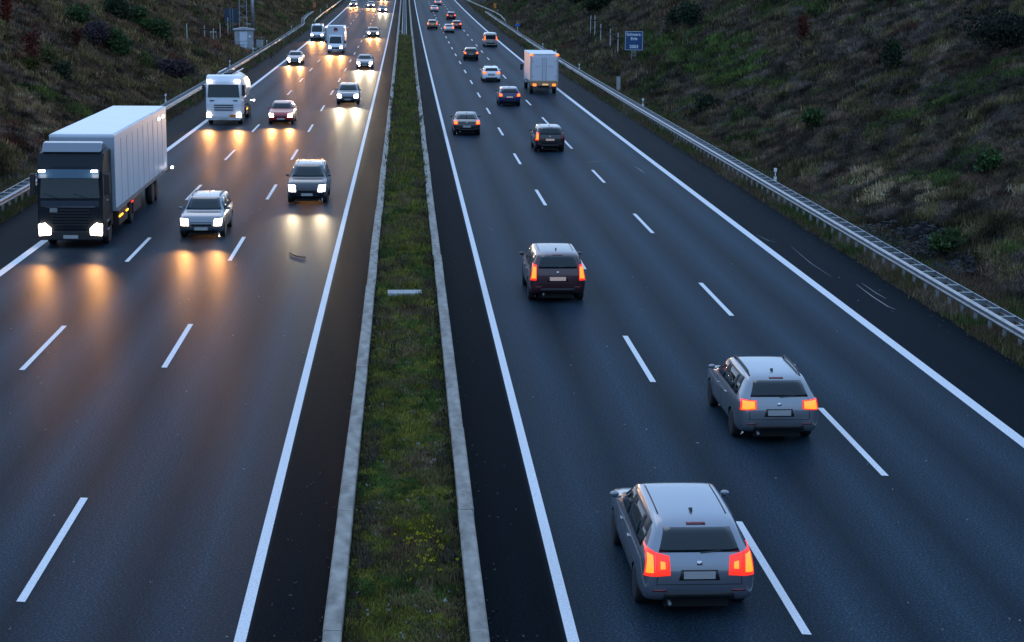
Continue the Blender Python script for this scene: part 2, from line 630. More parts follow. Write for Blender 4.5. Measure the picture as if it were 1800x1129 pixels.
def rail_mesh(length, flip=1, m=None, off=(0, 0, 0), y0=None, y1=None):
    m = m or MB()
    return m.prism([(p[0] * flip + off[0], p[1] + off[2]) for p in wb_prof], 'y', (-length / 2 if y0 is None else y0), (length / 2 if y1 is None else y1))


t = thing('steel_barrier', 'double sided steel barrier running along the far median behind the crossbeam', 'barrier')
m1, m2, m3 = MB(), MB(), MB()
d = MED_END + 6
while d < 720:
    z = zr1(d)
    for sx in (-1, 1):
        m1.prism([(sx * (.32 + p[0]), p[1] + .08) for p in wb_prof], 'y', 0, 4)
        for i in range(len(wb_prof) * 2):
            x_, y_, z_ = m1.v[-1 - i]
            m1.v[-1 - i] = (x_ - .12, d + y_, z_ + zr1(d + y_))
    for q in (0, 2):
        m2.box((-.12, d + q, zr1(d + q) + .78), (.62, .1, .03))
        m3.box((-.12, d + q, zr1(d + q) + .36), (.12, .08, .75))
    d += 4
tag(m1.build('rail_beam', MAT['galvdull'], t), kind='stuff')
tag(m2.build('spacer', MAT['galvdull'], t), kind='stuff')
tag(m3.build('post', MAT['galvdull'], t), kind='stuff')
t = thing('rail_frame', 'small tubular steel frame beside the start of the median barrier', 'frame', (-.62, 277, zr1(277) + .1))
MB().tube((-.25, 0, 0), (-.25, 0, 1.0), .03).tube((.25, 0, 0), (.25, 0, 1.0), .03).build('upright', MAT['galv'], t)
for z in (.45, .98):
    MB().tube((-.28, 0, z), (.28, 0, z), .033).build('crossbar', MAT['galv'], t)

# ------------------------------------------------------------------ guard rails on both verges
brk = MB().box((.26, 0, .735), (.46, .10, .018)).box((.26, .0, .65), (.44, .012, .16)).mesh('bracket', MAT['galv'])
pst = MB().box((.17, 0, .28), (.10, .055, .78)).mesh('post', MAT['galvdull'])
beam = rail_mesh(3.992, -1).mesh('rail_beam', MAT['galv'])
back = MB().prism([(.47, .60), (.51, .60), (.51, .74), (.47, .74), (.49, .72), (.49, .62)], 'y', -1.996, 1.996).mesh('back_rail', MAT['galv'])


def guard_x(d):
    return 17.36 + .45 * min(1, max(0, d - 60) / 240)


def guard(side, d0, d_ind, d1, label):
    t = thing('guard_rail', label, 'guard rail', (0, 0, 0))
    mir = (1, 1, 1) if side > 0 else (-1, 1, 1)
    d = d0
    while d < d_ind:
        x = side * guard_x(d + 2)
        inst('rail_beam', beam, t, (x, d + 2, zr1(d + 2)), (slope_at(d + 2), 0, 0), mir)
        inst('back_rail', back, t, (x, d + 2, zr1(d + 2)), (slope_at(d + 2), 0, 0), mir)
        for q in (0, 1.333, 2.667):
            e = d + .35 + q
            x = side * guard_x(e)
            inst('bracket', brk, t, (x, e, zr1(e) + .004), (0, 0, 0), mir)
            inst('post', pst, t, (x, e, zr1(e)), (0, 0, 0), mir)
        d += 4
    mb, mk_, mp_ = MB(), MB(), MB()

    def run(pts, kick_end=False):
        for (xa, da, za), (xb, db, zb) in zip(pts[:-1], pts[1:]):
            L = max(1, int(round(math.hypot(xb - xa, db - da) / 4)))
            for i in range(L):
                u0, u1 = i / L, (i + 1) / L
                A = Vector((xa + (xb - xa) * u0, da + (db - da) * u0, za + (zb - za) * u0))
                B = Vector((xa + (xb - xa) * u1, da + (db - da) * u1, za + (zb - za) * u1))
                n = len(wb_prof)
                vs = []
                for P in (A, B):
                    for p in wb_prof:
                        vs.append((side * (P.x - p[0]), P.y, p[1] + P.z + zr1(P.y)))
                mb.add(vs, [tuple(range(n)), tuple(range(2 * n - 1, n - 1, -1))] + [(i_, i_ + n, (i_ + 1) % n + n, (i_ + 1) % n) for i_ in range(n)])
                mb.box((side * (A.x + B.x + .98) / 2, (A.y + B.y) / 2, (A.z + B.z) / 2 + zr1((A.y + B.y) / 2) + .67), (.04, (B.y - A.y) if abs(B.y - A.y) > .5 else .5, .13),
                       rz=-math.atan2(side * (B.x - A.x), B.y - A.y))
                for q in (0, .333, .667):
                    Q = A.lerp(B, q)
                    mk_.box((side * (Q.x + .26), Q.y, Q.z + zr1(Q.y) + .735), (.46, .1, .018))
                    mp_.box((side * (Q.x + .17), Q.y, Q.z / 2 + zr1(Q.y) + .28), (.1, .055, .78))
    run([(guard_x(d), d, 0)] + d1)
    tag(mb.build('distant_rail', MAT['galv'], t), kind='stuff')
    tag(mk_.build('distant_brackets', MAT['galv'], t), kind='stuff')
    tag(mp_.build('distant_posts', MAT['galvdull'], t), kind='stuff')
    return t


guard(1, 40, 164, [(17.8, 300, 0), (17.8, 372, 0), (17.75, 396, 0)], 'galvanised guard rail on the verge below the grassy bank with the blue tree sign')
guard(-1, 64, 188, [(17.7, 300, 0), (17.75, 318, 0), (19.1, 340, 0), (19.6, 362, 0), (19.75, 388, 0)], 'galvanised guard rail behind the black lorry below the bank with the utility hut')
FARG = []
for side, pts, lab in ((1, [(18.9, 338, -.55), (19.3, 344, -.1), (19.9, 372, 0), (19.7, 398, 0), (18.8, 432, 0), (17.6, 470, 0), (17.2, 500, 0), (17.2, 720, 0)], 'far guard rail curving outwards round the gap before the distant traffic, its end bent down'),
                       (-1, [(16.85, 332, -.5), (16.95, 340, 0), (17.2, 372, 0), (17.0, 470, 0), (17.0, 720, 0)], 'distant guard rail beyond the gap, lit orange by oncoming headlights')):
    t = thing('guard_rail', lab, 'guard rail')
    mb, mp_ = MB(), MB()
    for (xa, da, za), (xb, db, zb) in zip(pts[:-1], pts[1:]):
        L = max(1, int((db - da) / 4))
        for i in range(L):
            u0, u1 = i / L, (i + 1) / L
            vs = []
            n = len(wb_prof)
            for u in (u0, u1):
                x_, y_, z_ = xa + (xb - xa) * u, da + (db - da) * u, za + (zb - za) * u
                vs += [(side * (x_ - p[0] * 1.0), y_, p[1] + z_ + zr1(y_)) for p in wb_prof]
            mb.add(vs, [tuple(range(n)), tuple(range(2 * n - 1, n - 1, -1))] + [(i_, i_ + n, (i_ + 1) % n + n, (i_ + 1) % n) for i_ in range(n)])
            x_, y_ = xa + (xb - xa) * u0, da + (db - da) * u0
            mp_.box((side * (x_ + .17), y_, zr1(y_) + .3), (.1, .06, .8))
    tag(mb.build('distant_rail', MAT['galv'], t), kind='stuff')
    tag(mp_.build('distant_posts', MAT['galvdull'], t), kind='stuff')
# paved pull-out behind the gap on the oncoming side
tag(strip('access_track', [-20.6, -16.4], np.arange(318, 420, 6.), .0, MAT['asphalt']), kind='structure')

# ------------------------------------------------------------------ delineator posts
dl_body = MB().prism([(-.06, -.05), (.06, -.05), (.04, .06), (-.04, .06)], 'z', 0, .98).mesh('post_body', MAT['white'])
dl_band = MB().prism([(-.063, -.053), (.063, -.053), (.043, .063), (-.043, .063)], 'z', .62, .84).mesh('black_band', MAT['black'])
dl_refl = MB().box((0, -.056, .73), (.045, .008, .16)).mesh('reflector', MAT['signwhite'])
dl_cap = MB().prism([(-.062, -.052), (.062, -.052), (.042, .062), (-.042, .062)], 'z', .98, 1.01).mesh('cap', MAT['white'])
DL = [(18.45, 86.9, 'white delineator post behind the guard rail, nearest the dry grass patch'), (18.45, 136.9, 'white delineator post behind the guard rail beside the dark stone drain'),
      (18.5, 188.5, 'white delineator post behind the guard rail just past the white box lorry'), (18.6, 219.5, 'white delineator post showing above the box lorry roof'),
      (18.45, 238.5, 'white delineator post behind the guard rail below the small blue marker'), (18.7, 297, 'white delineator post standing close beside the small blue marker'),
      (-18.6, 139.2, 'white delineator post just behind the roof of the big lorry'), (-18.6, 190.5, 'white delineator post in front of the hut, behind the guard rail'),
      (-18.6, 219.9, 'white delineator post at the corner of the utility hut'), (-18.6, 241.8, 'white delineator post just beyond the utility hut'),
      (-18.7, 296, 'white delineator post beside the bend of the oncoming side guard rail'), (-18.4, 392, 'small white delineator post beside the orange lit far rail'),
      (-18.4, 425, 'second small white delineator post along the orange lit far rail'), (20.6, 398, 'white delineator post near the striped end marker')]
for x, d, lab in DL:
    t = thing('delineator_post', lab, 'delineator post', (x, d, zr1(d) + .03), group='delineator posts along the verges')
    t.scale = (1.2, 1.2, 1.03)
    inst('post_body', dl_body, t)
    inst('black_band', dl_band, t)
    inst('reflector', dl_refl, t)
    inst('cap', dl_cap, t)
t = thing('marker_stone', 'short grey marker post behind the guard rail in the brown grass', 'marker post', (19.3, 160, zr1(160) - .1))
MB().box((0, 0, .75), (.34, .16, 1.5)).build('post_body', MAT['slab'], t, bevel=.02)

# ------------------------------------------------------------------ signs, stakes, hut, masts


def hz(x, d):
    return float(hill_z(np.array(float(x)), np.array(float(d))))


def text(body, size, loc, parent, m, name='lettering', align='CENTER'):
    cu = bpy.data.curves.new(name, 'FONT')
    cu.body = body
    cu.size = size
    cu.align_x = align
    cu.align_y = 'CENTER'
    cu.extrude = .004
    cu.offset = .007
    cu.materials.append(m)
    tmp = bpy.data.objects.new('tmp_text', cu)
    C.objects.link(tmp)
    bpy.context.view_layer.update()
    me = bpy.data.meshes.new_from_object(tmp.evaluated_get(bpy.context.evaluated_depsgraph_get()))
    bpy.data.objects.remove(tmp)
    o = bpy.data.objects.new(name, me)
    C.objects.link(o)
    o.parent = parent
    o.location = loc
    o.rotation_euler = (R(90), 0, 0)
    return o


sx, sdist = 23.4, 181.5
t = thing('tree_sign', 'blue square sign reading Schwarz-Erle 2003 on two steel posts on the bank', 'sign', (sx, sdist, hz(sx, sdist) - .1), R(-5))
pn = MB().box((0, 0, 2.35), (1.84, .04, 1.90)).build('panel', MAT['signblue'], t, bevel=.02)
fr = MB()
for a in ((0, 3.28, 1.80, .03), (0, 1.42, 1.80, .03)):
    fr.box((a[0], -.024, a[1]), (a[2], .012, a[3]))
for a in (-.885, .885):
    fr.box((a, -.024, 2.35), (.03, .012, 1.83))
fr.build('border', MAT['signwhite'], pn)
text('Schwarz-', .42, (0, -.025, 2.98), pn, MAT['signwhite'])
text('Erle', .43, (0, -.025, 2.55), pn, MAT['signwhite'])
text('2003', .46, (0, -.025, 1.74), pn, MAT['signwhite'])
for x in (-.21, .16):
    MB().tube((x, .06, -.3), (x, .06, 2.9), .04).build('post', MAT['galv'], t)
for z in (.45, .85, 1.2):
    MB().box((-.025, .06, z), (.36, .03, .035)).build('rung', MAT['galv'], t)

# next tree sign, farther up the same bank (its top is outside the picture)
t = thing('tree_sign', 'bright blue sign with the white number 2002 far up the bank', 'sign', (26.8, 440, hz(26.8, 440) - .1), R(-4))
pn = MB().box((0, 0, 3.6), (2.45, .05, 2.3)).build('panel', MAT['signbright'], t)
text('2002', .62, (0, -.03, 2.8), pn, MAT['signwhite'])
for x in (-.3, .3):
    MB().tube((x, .06, -.3), (x, .06, 4.2), .05).build('post', MAT['galv'], t)
t = thing('blue_marker', 'small bright blue marker plate on a post behind the guard rail', 'marker', (19.0, 302, zr1(302) - .1))
MB().box((0, 0, 1.35), (.75, .04, .36)).build('panel', MAT['signbright'], t)
MB().tube((0, .04, 0), (0, .04, 1.5), .035).build('post', MAT['galv'], t)

lx, ld = -23.1, 240
t = thing('road_sign', 'dark back of a square sign on two posts beside the lattice mast', 'sign', (lx, ld, hz(lx, ld) - .1), R(4))
MB().box((0, 0, 3.05), (1.75, .05, 1.85)).build('panel', MAT['signback'], t, bevel=.02)
for x in (-.18, .18):
    MB().tube((x, -.06, -.3), (x, -.06, 3.9), .055).build('post', MAT['galv'], t)
lb = MB()
for k in range(7):
    z0 = .4 + k * .5
    lb.tube((-.18, -.06, z0), (.18, -.06, z0 + .5), .015, n=5)
lb.build('lattice', MAT['galv'], t)

# tree supports on both banks: a pale post, with a dark crossbar on most
STK = [(-24.2, 200, 2.3, 0, None, 'tall pale stake standing alone on the bank above the lorry'),
       (-23.6, 212, 1.9, .9, 'darkwood', 'pale stake with a dark crossbar, first of the row by the sign back'),
       (-23.3, 219, 1.9, .8, 'stake', 'pale tree support with a light crossbar on three stakes'),
       (-23.4, 228, 2.3, 0, None, 'pale greenish stake near the sign back, without crossbar'),
       (-23.2, 236, 2.7, .9, 'greenwood', 'tallest pale stake with a greenish crossbar next to the sign back'),
       (24.2, 232, 2.7, 0, None, 'bare pale stake at the far end of the row beside the tree sign'),
       (24.1, 226, 2.9, 1.1, 'darkwood', 'pale stake with dark crossbar, second from the far end of the row'),
       (23.65, 215, 2.8, 1.1, 'darkwood', 'pale stake with dark crossbar in the middle of the tree sign row'),
       (23.45, 203, 2.6, 1.0, 'greenwood', 'pale stake with light greenish crossbar in the row by the tree sign'),
       (23.2, 193.5, 2.6, 1.0, 'darkwood', 'pale stake with dark crossbar standing next to the tree sign')]
for x, d, h, cb, cm, lab in STK:
    t = thing('tree_stake', lab, 'stake', (x, d, hz(x, d) - .1), (random.random() - .5) * .2, group='tree support stakes on the banks')
    MB().tube((0, 0, 0), (0, 0, h), .065, .055).build('stake_post', MAT['stake'], t)
    if cb:
        MB().box((0, -.07, h * .78), (cb, .05, .13)).build('crossbar', MAT[cm], t)
        for q in (-.42, .42):
            MB().tube((cb * q, .35, -.2), (cb * q, .0, h * .76), .03, .028, 6).build('side_stake', MAT['darkwood' if cm != 'stake' else 'stake'], t)

# utility hut
hx, hd = -20.6, 230
t = thing('utility_hut', 'small pale grey utility hut with white door and shallow roof behind the guard rail', 'hut', (hx, hd, zr1(hd) + .55), R(6))
MB().box((0, 0, 1.15), (2.35, 1.7, 2.3)).build('wall', MAT['hutwall'], t, bevel=.02)
MB().box((0, -.05, -.45), (3.2, 2.6, .9)).build('plinth', MAT['slab'], t)
MB().prism([(-1.38, 2.32), (1.38, 2.32), (1.38, 2.42), (0, 2.66), (-1.38, 2.42)], 'y', -1.05, 1.05).build('roof', MAT['hutroof'], t)
dr = MB().box((-.08, -.87, 1.08), (.95, .06, 2.08)).build('door', MAT['hutdoor'], t, bevel=.01)
MB().box((.28, -.93, 1.05), (.05, .06, .16)).build('handle', MAT['black'], dr)
MB().box((.72, -.90, 1.5), (.28, .12, .24)).build('meter_box', MAT['white'], t)
for k in range(2):
    MB().box((-.75, -.86, 1.7 + .12 * k), (.4, .04, .05)).build('vent', MAT['steelgrey'], t)


def handrail(label, x0, x1, d, z, h=1.0):
    t = thing('handrail', label, 'handrail', ((x0 + x1) / 2, d, z))
    wd = (x1 - x0) / 2
    for x in (-wd, 0, wd):
        MB().tube((x, 0, 0), (x, 0, h), .03, n=6).build('upright', MAT['galv'], t)
    for zz_ in (h, h * .52):
        MB().tube((-wd, 0, zz_), (wd, 0, zz_), .03, n=6).build('bar', MAT['galv'], t)
    return t


handrail('galvanised handrail running out from the door side of the utility hut', -22.9, -19.2, 228.4, zr1(229) + .55, .95)
handrail('short galvanised handrail behind the hut on the mast side', -19.3, -18.5, 236, zr1(236) + .5, 1.2)
t = thing('switch_cabinet', 'small grey switch cabinet beside the mast and the utility hut', 'cabinet', (-18.85, 233, zr1(233) - .05))
MB().box((0, 0, .75), (.85, .5, 1.45)).build('housing', MAT['hutwall'], t, bevel=.02)
MB().box((0, 0, 1.5), (.95, .6, .06)).build('lid', MAT['hutroof'], t)
t = thing('gantry_pole', 'thick pale grey steel pole rising behind the utility hut', 'pole', (-20.05, 237, zr1(237) - .2))
MB().tube((0, 0, 0), (0, 0, 12), .24, .22, 16).build('shaft', MAT['galv'], t, smooth=True)
MB().box((0, 0, .1), (.8, .8, .2)).build('base_plate', MAT['slab'], t)
for z in (3.6, 6.9):
    MB().box((-.55, -.1, z), (.7, .08, .14)).build('bracket', MAT['galv'], t)
t = thing('lattice_mast', 'grey lattice mast with rungs standing left of the thick pole', 'mast', (-21.55, 240, zr1(240) + .1), R(3))
for qx in (-.5, .5):
    for qy in (-.5, .5):
        MB().tube((qx, qy, 0), (qx * .9, qy * .9, 12), .035, n=6).build('leg', MAT['galvdull'], t)
lt = MB()
for k in range(24):
    z0 = .3 + k * .48
    for (a, b) in (((-.5, -.5), (.5, -.5)), ((.5, -.5), (.5, .5)), ((-.5, .5), (.5, .5)), ((-.5, -.5), (-.5, .5))):
        p, q = (a, b) if k % 2 else (b, a)
        lt.tube((*p, z0), (*q, z0 + .48), .016, n=4)
tag(lt.build('bracing', MAT['galvdull'], t), kind='stuff')
for k in range(7):
    MB().box((0, -.5, 1.2 + 1.45 * k), (1.0, .05, .07)).build('rung', MAT['galv'], t)

# end markers at the gaps
for x, d, lab, col in ((20.35, 405, 'red and yellow striped end marker standing in the gap of the far guard rails', 'amber'), (-19.9, 396, 'thin orange red end marker where the oncoming side rails overlap', 'orange')):
    t = thing('end_marker', lab, 'marker', (x, d, zr1(d)))
    MB().box((0, 0, .7), (.10, .06, 1.4)).build('post', MAT['redm'], t)
    bd = MB().box((0, -.05, 1.75), (.62, .04, 1.05)).build('board', MAT['redm'], t)
    st_m = mat('board_yellow', (.75, .48, .03), .5) if col == 'amber' else mat('board_pale_orange', (.6, .28, .12), .5)
    for k in range(3):
        MB().box((0, -.08, 1.42 + .33 * k), (.60, .012, .15), ry=R(25 if col == 'amber' else 10)).build('stripe', st_m, bd)
# ------------------------------------------------------------------ vegetation
PAL = dict(brown=(.125, .085, .054), dry=(.25, .19, .12), green=(.066, .092, .026), grey=(.12, .094, .074), red=(.115, .058, .040), dark=(.050, .042, .028), olive=(.115, .095, .044), moss=(.14, .128, .030))


def clumps(name, P, size, cols, k, material, upright=.5, leaf=.35, seed=1, width=.14):
    """one mesh of N clumps: k small leaf or blade triangles round each point of P; size and colour per clump"""
    g = np.random.default_rng(seed)
    N = len(P)
    size = np.broadcast_to(size, (N,))
    off = g.normal(size=(N, k, 3)) * np.array([.42, .42, .0])
    h = g.random((N, k)) ** 1.3
    base = P[:, None, :] + off * size[:, None, None]
    base[..., 2] += (h * (1 - upright) * .8) * size[:, None]
    dirv = g.normal(size=(N, k, 3)) * .6
    dirv[..., 2] = np.abs(dirv[..., 2]) + upright * 1.6
    dirv /= np.linalg.norm(dirv, axis=-1, keepdims=True)
    L = size[:, None, None] * (leaf + .6 * leaf * g.random((N, k, 1)))
    tip = base + dirv * L
    sd = g.normal(size=(N, k, 3))
    sd -= (sd * dirv).sum(-1, keepdims=True) * dirv
    sd /= np.linalg.norm(sd, axis=-1, keepdims=True)
    wd = L * width
    V = np.stack([base - sd * wd, base + sd * wd, tip], 2).reshape(-1, 3)
    n = N * k
    F = np.arange(n * 3).reshape(n, 3)
    c = cols[:, None, :] * (.6 + .8 * g.random((N, k, 1))) * (1 + .12 * g.normal(size=(N, k, 3)))
    c = np.clip(np.repeat(c.reshape(-1, 3), 3, 0), .003, .45)
    o = big_mesh(name, V, F, material, c)
    return tag(o, kind='stuff')


def pal(n):
    return np.array(PAL[n])


def bank(side, n_near, seed):
    g = np.random.default_rng(seed)
    # density falls with distance
    u = g.random(n_near)
    d0, d1 = (42., 470.) if side > 0 else (72., 520.)
    d = (d0 ** -.45 + u * (d1 ** -.45 - d0 ** -.45)) ** (-1 / .45)
    a = TOE - .6 + 20.5 * g.random(n_near) ** 1.15
    X = side * a
    # the camera never sees the bank above the line of its own picture, but the strip beyond is planted all the same
    z = hill_z(X, d)
    P = np.stack([X, d, z - .02], 1)
    n1 = vnoise(X * .13 + 11 * side, d * .09, 3)
    n2 = vnoise(X * .45 + 3, d * .3 + 40, 3)
    n3 = vnoise(X * .9 + 70, d * .6, 2)
    c = np.tile(pal('brown'), (n_near, 1))
    def put(mask, name):
        c[mask] = pal(name)
    put(n2 > .52, 'grey')
    put(n3 > .62, 'olive')
    put(n3 < .30, 'dark')
    if side > 0:
        gm = (n1 + .35 * n2 > .80)
    else:
        gm = (n1 + .35 * n2 > .84)
    put(gm & (n3 > .35), 'green')
    put((n2 < .27) & (n3 > .55), 'dry')
    put((n1 < .27) & (n3 > .6), 'red')
    if side > 0:       # the bleached patch above the stone drain and the lusher one below the sign
        q = ((d - 77) / 10) ** 2 + ((a - 22.1) / 1.1) ** 2 + 3.0 * (n2 - .5)
        patchy = (q < .8) & (n3 > .42) & (vnoise(X * 2.4 + 4, d * 1.3, 2) > .45)
        put(patchy, 'dry')
        q = ((d - 160) / 38) ** 2 + ((a - 26) / 2.6) ** 2 + 1.5 * (n2 - .5) * 2
        put((q < .9) & (n3 > .33), 'green')
        c[(q < .9) & (n3 > .5)] *= np.array([1.15, 1.2, 1.0])
    else:
        c = c * np.array([1.38, 1.2, 1.05])
    mo = vnoise(X * 1.5 + 31, d * .8, 3)
    c = c * (.14 + 1.5 * np.clip((mo - .22) / .55, 0, 1) ** 1.2)[:, None]
    if side > 0:
        c[patchy] = pal('dry') * np.array([1.5, 1.35, 1.2]) * (.5 + g.random((patchy.sum(), 1)))
        st = ((d - 67.5) / 7.5) ** 2 + ((a - 19.9) / 1.6) ** 2 < 1
        c[st] *= .35
    c *= (.75 + .5 * vnoise(X * .25 + 8, d * .1 + 77, 2))[:, None]
    sz = (.20 + .20 * g.random(n_near) + .20 * (n3 > .66)) * np.clip(d / 110, .75, 1.9)
    typ = g.random(n_near) < .45
    clumps('hillside_grass', P[typ], sz[typ], c[typ], 12, MAT['veg'], .8, .62, seed + 1, .075)
    clumps('hillside_heath', P[~typ], sz[~typ], c[~typ] * .95, 13, MAT['veg'], .35, .36, seed + 2, .12)


bank(1, 98000, 21)
bank(-1, 88000, 22)
# verge strip under the guard rails
for side, n in ((1, 15000), (-1, 12000)):
    g = np.random.default_rng(31 + side)
    d0, d1 = (38., 480.) if side > 0 else (62., 500.)
    d = (d0 ** -.6 + g.random(n) * (d1 ** -.6 - d0 ** -.6)) ** (-1 / .6)
    a = 16.82 + 3.4 * g.random(n)
    X = a * side
    P = np.stack([X, d, hill_z(X, d) - .02], 1)
    n3 = vnoise(X * 1.3, d * .5, 2)
    n4 = vnoise(X * .5, d * .22 + 9, 2)
    c = np.tile(pal('olive'), (n, 1))
    c[n3 > .55] = pal('green')
    c[n4 > .60] = pal('brown')
    c[n4 < .30] = pal('dry') * .7
    c[(a < 17.0)] = pal('brown') * 1.1
    sz = (.22 + .3 * g.random(n)) * np.clip(d / 110, .8, 2.2) * np.clip((a - 16.7) / .5, .35, 1)
    clumps('verge_grass', P, sz, c, 11, MAT['veg'], .8, .6, 41 + side, .07)

# median planting
g = np.random.default_rng(5)
n = 30000
d = (24. ** -.9 + g.random(n) * (MED_END ** -.9 - 24. ** -.9)) ** (-1 / .9)
X = (g.random(n) - .5) * 1.84
n1 = vnoise(X * 1.1 + 5, d * .55, 3)
n2 = vnoise(X * 2.6 + 50, d * 1.5, 3)
c = np.tile(pal('olive'), (n, 1))
c[n1 > .56] = pal('green')
c[n2 > .57] = pal('moss')
c[(n1 < .33) & (n2 < .5)] = pal('brown')
c[(n2 < .22)] = pal('dry') * .7
c *= (.60 + 1.35 * vnoise(X * 4 + 3, d * 2.2 + 14, 2))[:, None] * np.array([.92, .96, .78])
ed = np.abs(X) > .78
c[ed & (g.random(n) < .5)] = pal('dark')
out = (np.abs(d - 53.9) < .42) & (np.abs(X) < .56)
X, d, c, n1, n2 = X[~out], d[~out], c[~out], n1[~out], n2[~out]
n = len(X)
P = np.stack([X, d, zr(d) + SOIL + .04], 1)
big = (vnoise(X * 1.3 + 20, d * .8 + 3, 2) > .58)
sz = (.05 + .06 * g.random(n) + .09 * big * g.random(n)) * np.clip(d / 42, .8, 2.6)
P[:, 0] = np.clip(P[:, 0], -.93 + sz * .75, .93 - sz * .75)
clumps('median_plants', P[~big], sz[~big], c[~big], 11, MAT['veg_med'], .45, .75, 61, .17)
clumps('median_grass_tufts', P[big], sz[big], c[big] * .85, 12, MAT['veg_med'], .75, .85, 62, .10)
# rough tall weeds leaning over the wall here and there
n = 2200
d = (25. ** -.9 + g.random(n) * (MED_END ** -.9 - 25. ** -.9)) ** (-1 / .9)
X = np.sign(g.random(n) - .5) * (.62 + .18 * g.random(n))
keep = vnoise(X * 3 + 9, d * .8 + 60, 2) > .66
P = np.stack([X, d, zr(d) + SOIL + .03], 1)[keep]
clumps('median_weeds', P, .20 * np.clip(d[keep] / 60, .7, 2.0), np.tile(pal('dark') * 1.4, (keep.sum(), 1)), 9, MAT['veg_med'], .8, .9, 63)
# yellow flowers in the near median
n = 46
P = np.stack([.34 + .26 * g.normal(size=n), 29.3 + 1.0 * g.normal(size=n), np.full(n, SOIL + .16)], 1)
P[:, 0] = np.clip(P[:, 0], -.5, .85)
clumps('yellow_flowers', P, .05, np.tile(np.array((.42, .34, .01)), (n, 1)), 7, MAT['veg_med'], .1, .55, 64, .4)
# bits of litter and pale stones in the median
n = 260
d = 25 + 75 * g.random(n) ** 1.5
P = np.stack([(g.random(n) - .5) * 1.7, d, zr(d) + SOIL + .07], 1)
clumps('pale_stones', P, .06, np.tile(np.array((.20, .19, .17)), (n, 1)), 5, MAT['veg_med'], .1, .7, 65, .4)
# loose grit along the edges of the carriageway
n = 520
d = 26 + 150 * g.random(n) ** 1.6
X = np.where(g.random(n) < .5, np.sign(g.random(n) - .5) * (1.36 + .9 * g.random(n) ** 2), np.sign(g.random(n) - .5) * (16.7 - .6 * g.random(n) ** 2))
P = np.stack([X, d, zr(d) + .006], 1)
clumps('roadside_grit', P, .024, np.tile(np.array((.16, .16, .155)), (n, 1)), 4, MAT['veg_med'], .0, .7, 66, .5)

# dark stones of the drains in the foot of the bank
st_mb = []
for sdx in range(5):
    m = MB()
    vs = []
    for i_ in range(8):
        vs.append(((1 if i_ & 1 else -1) * (.8 + .4 * random.random()), (1 if i_ & 2 else -1) * (.8 + .4 * random.random()), (1 if i_ & 4 else -1) * (.6 + .4 * random.random())))
    m.add(vs, [(0, 2, 3, 1), (4, 5, 7, 6), (0, 1, 5, 4), (2, 6, 7, 3), (0, 4, 6, 2), (1, 3, 7, 5)])
    st_mb.append(m)
for (cx, cd, rx_, rd_, n, lab) in ((19.9, 67.5, 1.35, 6.5, 1700, 'heap of dark drain stones behind the guard rail below the dry grass patch'), (20.7, 132, 1.0, 7, 340, 'smaller patch of dark drain stones behind the guard rail near the marker post')):
    g2 = np.random.default_rng(int(cd))
    m = MB()
    for _ in range(n):
        a_, r_ = g2.random() * 6.283, math.sqrt(g2.random())
        x, d_ = cx + rx_ * r_ * math.cos(a_), cd + rd_ * r_ * math.sin(a_)
        s_ = .05 + .10 * g2.random() ** 2
        b = st_mb[int(g2.integers(5))]
        rt = Matrix.Rotation(g2.random() * 6.28, 3, 'Z') @ Matrix.Rotation(g2.random() * 2, 3, 'X')
        z_ = hz(x, d_) + s_ * .5
        m.add([(rt @ Vector(p)) * s_ + Vector((x, d_, z_)) for p in b.v], b.f)
    o = tag(m.build('drain_stones', MAT['stone']), lab, 'stones')
    o['kind'] = 'stuff'


# single shrubs and saplings that stand out on the banks
def shrub(x, d, h, wd, col, lab, name='shrub', stems=5, leaf=.10, n=420, seed=0, sparse=False, group='shrubs and saplings on the banks'):
    g = np.random.default_rng(seed + 100)
    t = thing(name, lab, 'sapling' if name == 'sapling' else 'bush', (x, d, hz(x, d) - .05), group=group)
    m = MB()
    tips = []
    for k in range(stems):
        a_ = g.random() * 6.28
        q = Vector((0, 0, 0))
        dr_ = Vector((math.cos(a_) * wd * .25, math.sin(a_) * wd * .25, h * .45))
        if name == 'sapling':
            dr_.x *= .35; dr_.y *= .35
        p1 = q + dr_
        p2 = p1 + Vector((g.normal() * wd * .16, g.normal() * wd * .16, h * (.3 + .2 * g.random())))
        m.tube(q, p1, .03, .02, 5)
        m.tube(p1, p2, .02, .006, 5)
        tips += [p1, p1.lerp(p2, .5), p2]
    m.build('stems', MAT['bark'], t)
    T = np.array(tips)
    P = T[g.integers(len(T), size=n)] + g.normal(size=(n, 3)) * np.array([wd * .17, wd * .17, h * .13])
    P[:, 2] = np.maximum(P[:, 2], .05)
    cc = np.tile(np.array(col), (n, 1)) * (.6 + .8 * g.random((n, 1)))
    o = clumps('foliage', P, leaf * 2, cc, 6, MAT['veg'], .2, .8, seed + 7, .3)
    del o['kind']
    o.parent = t
    return t


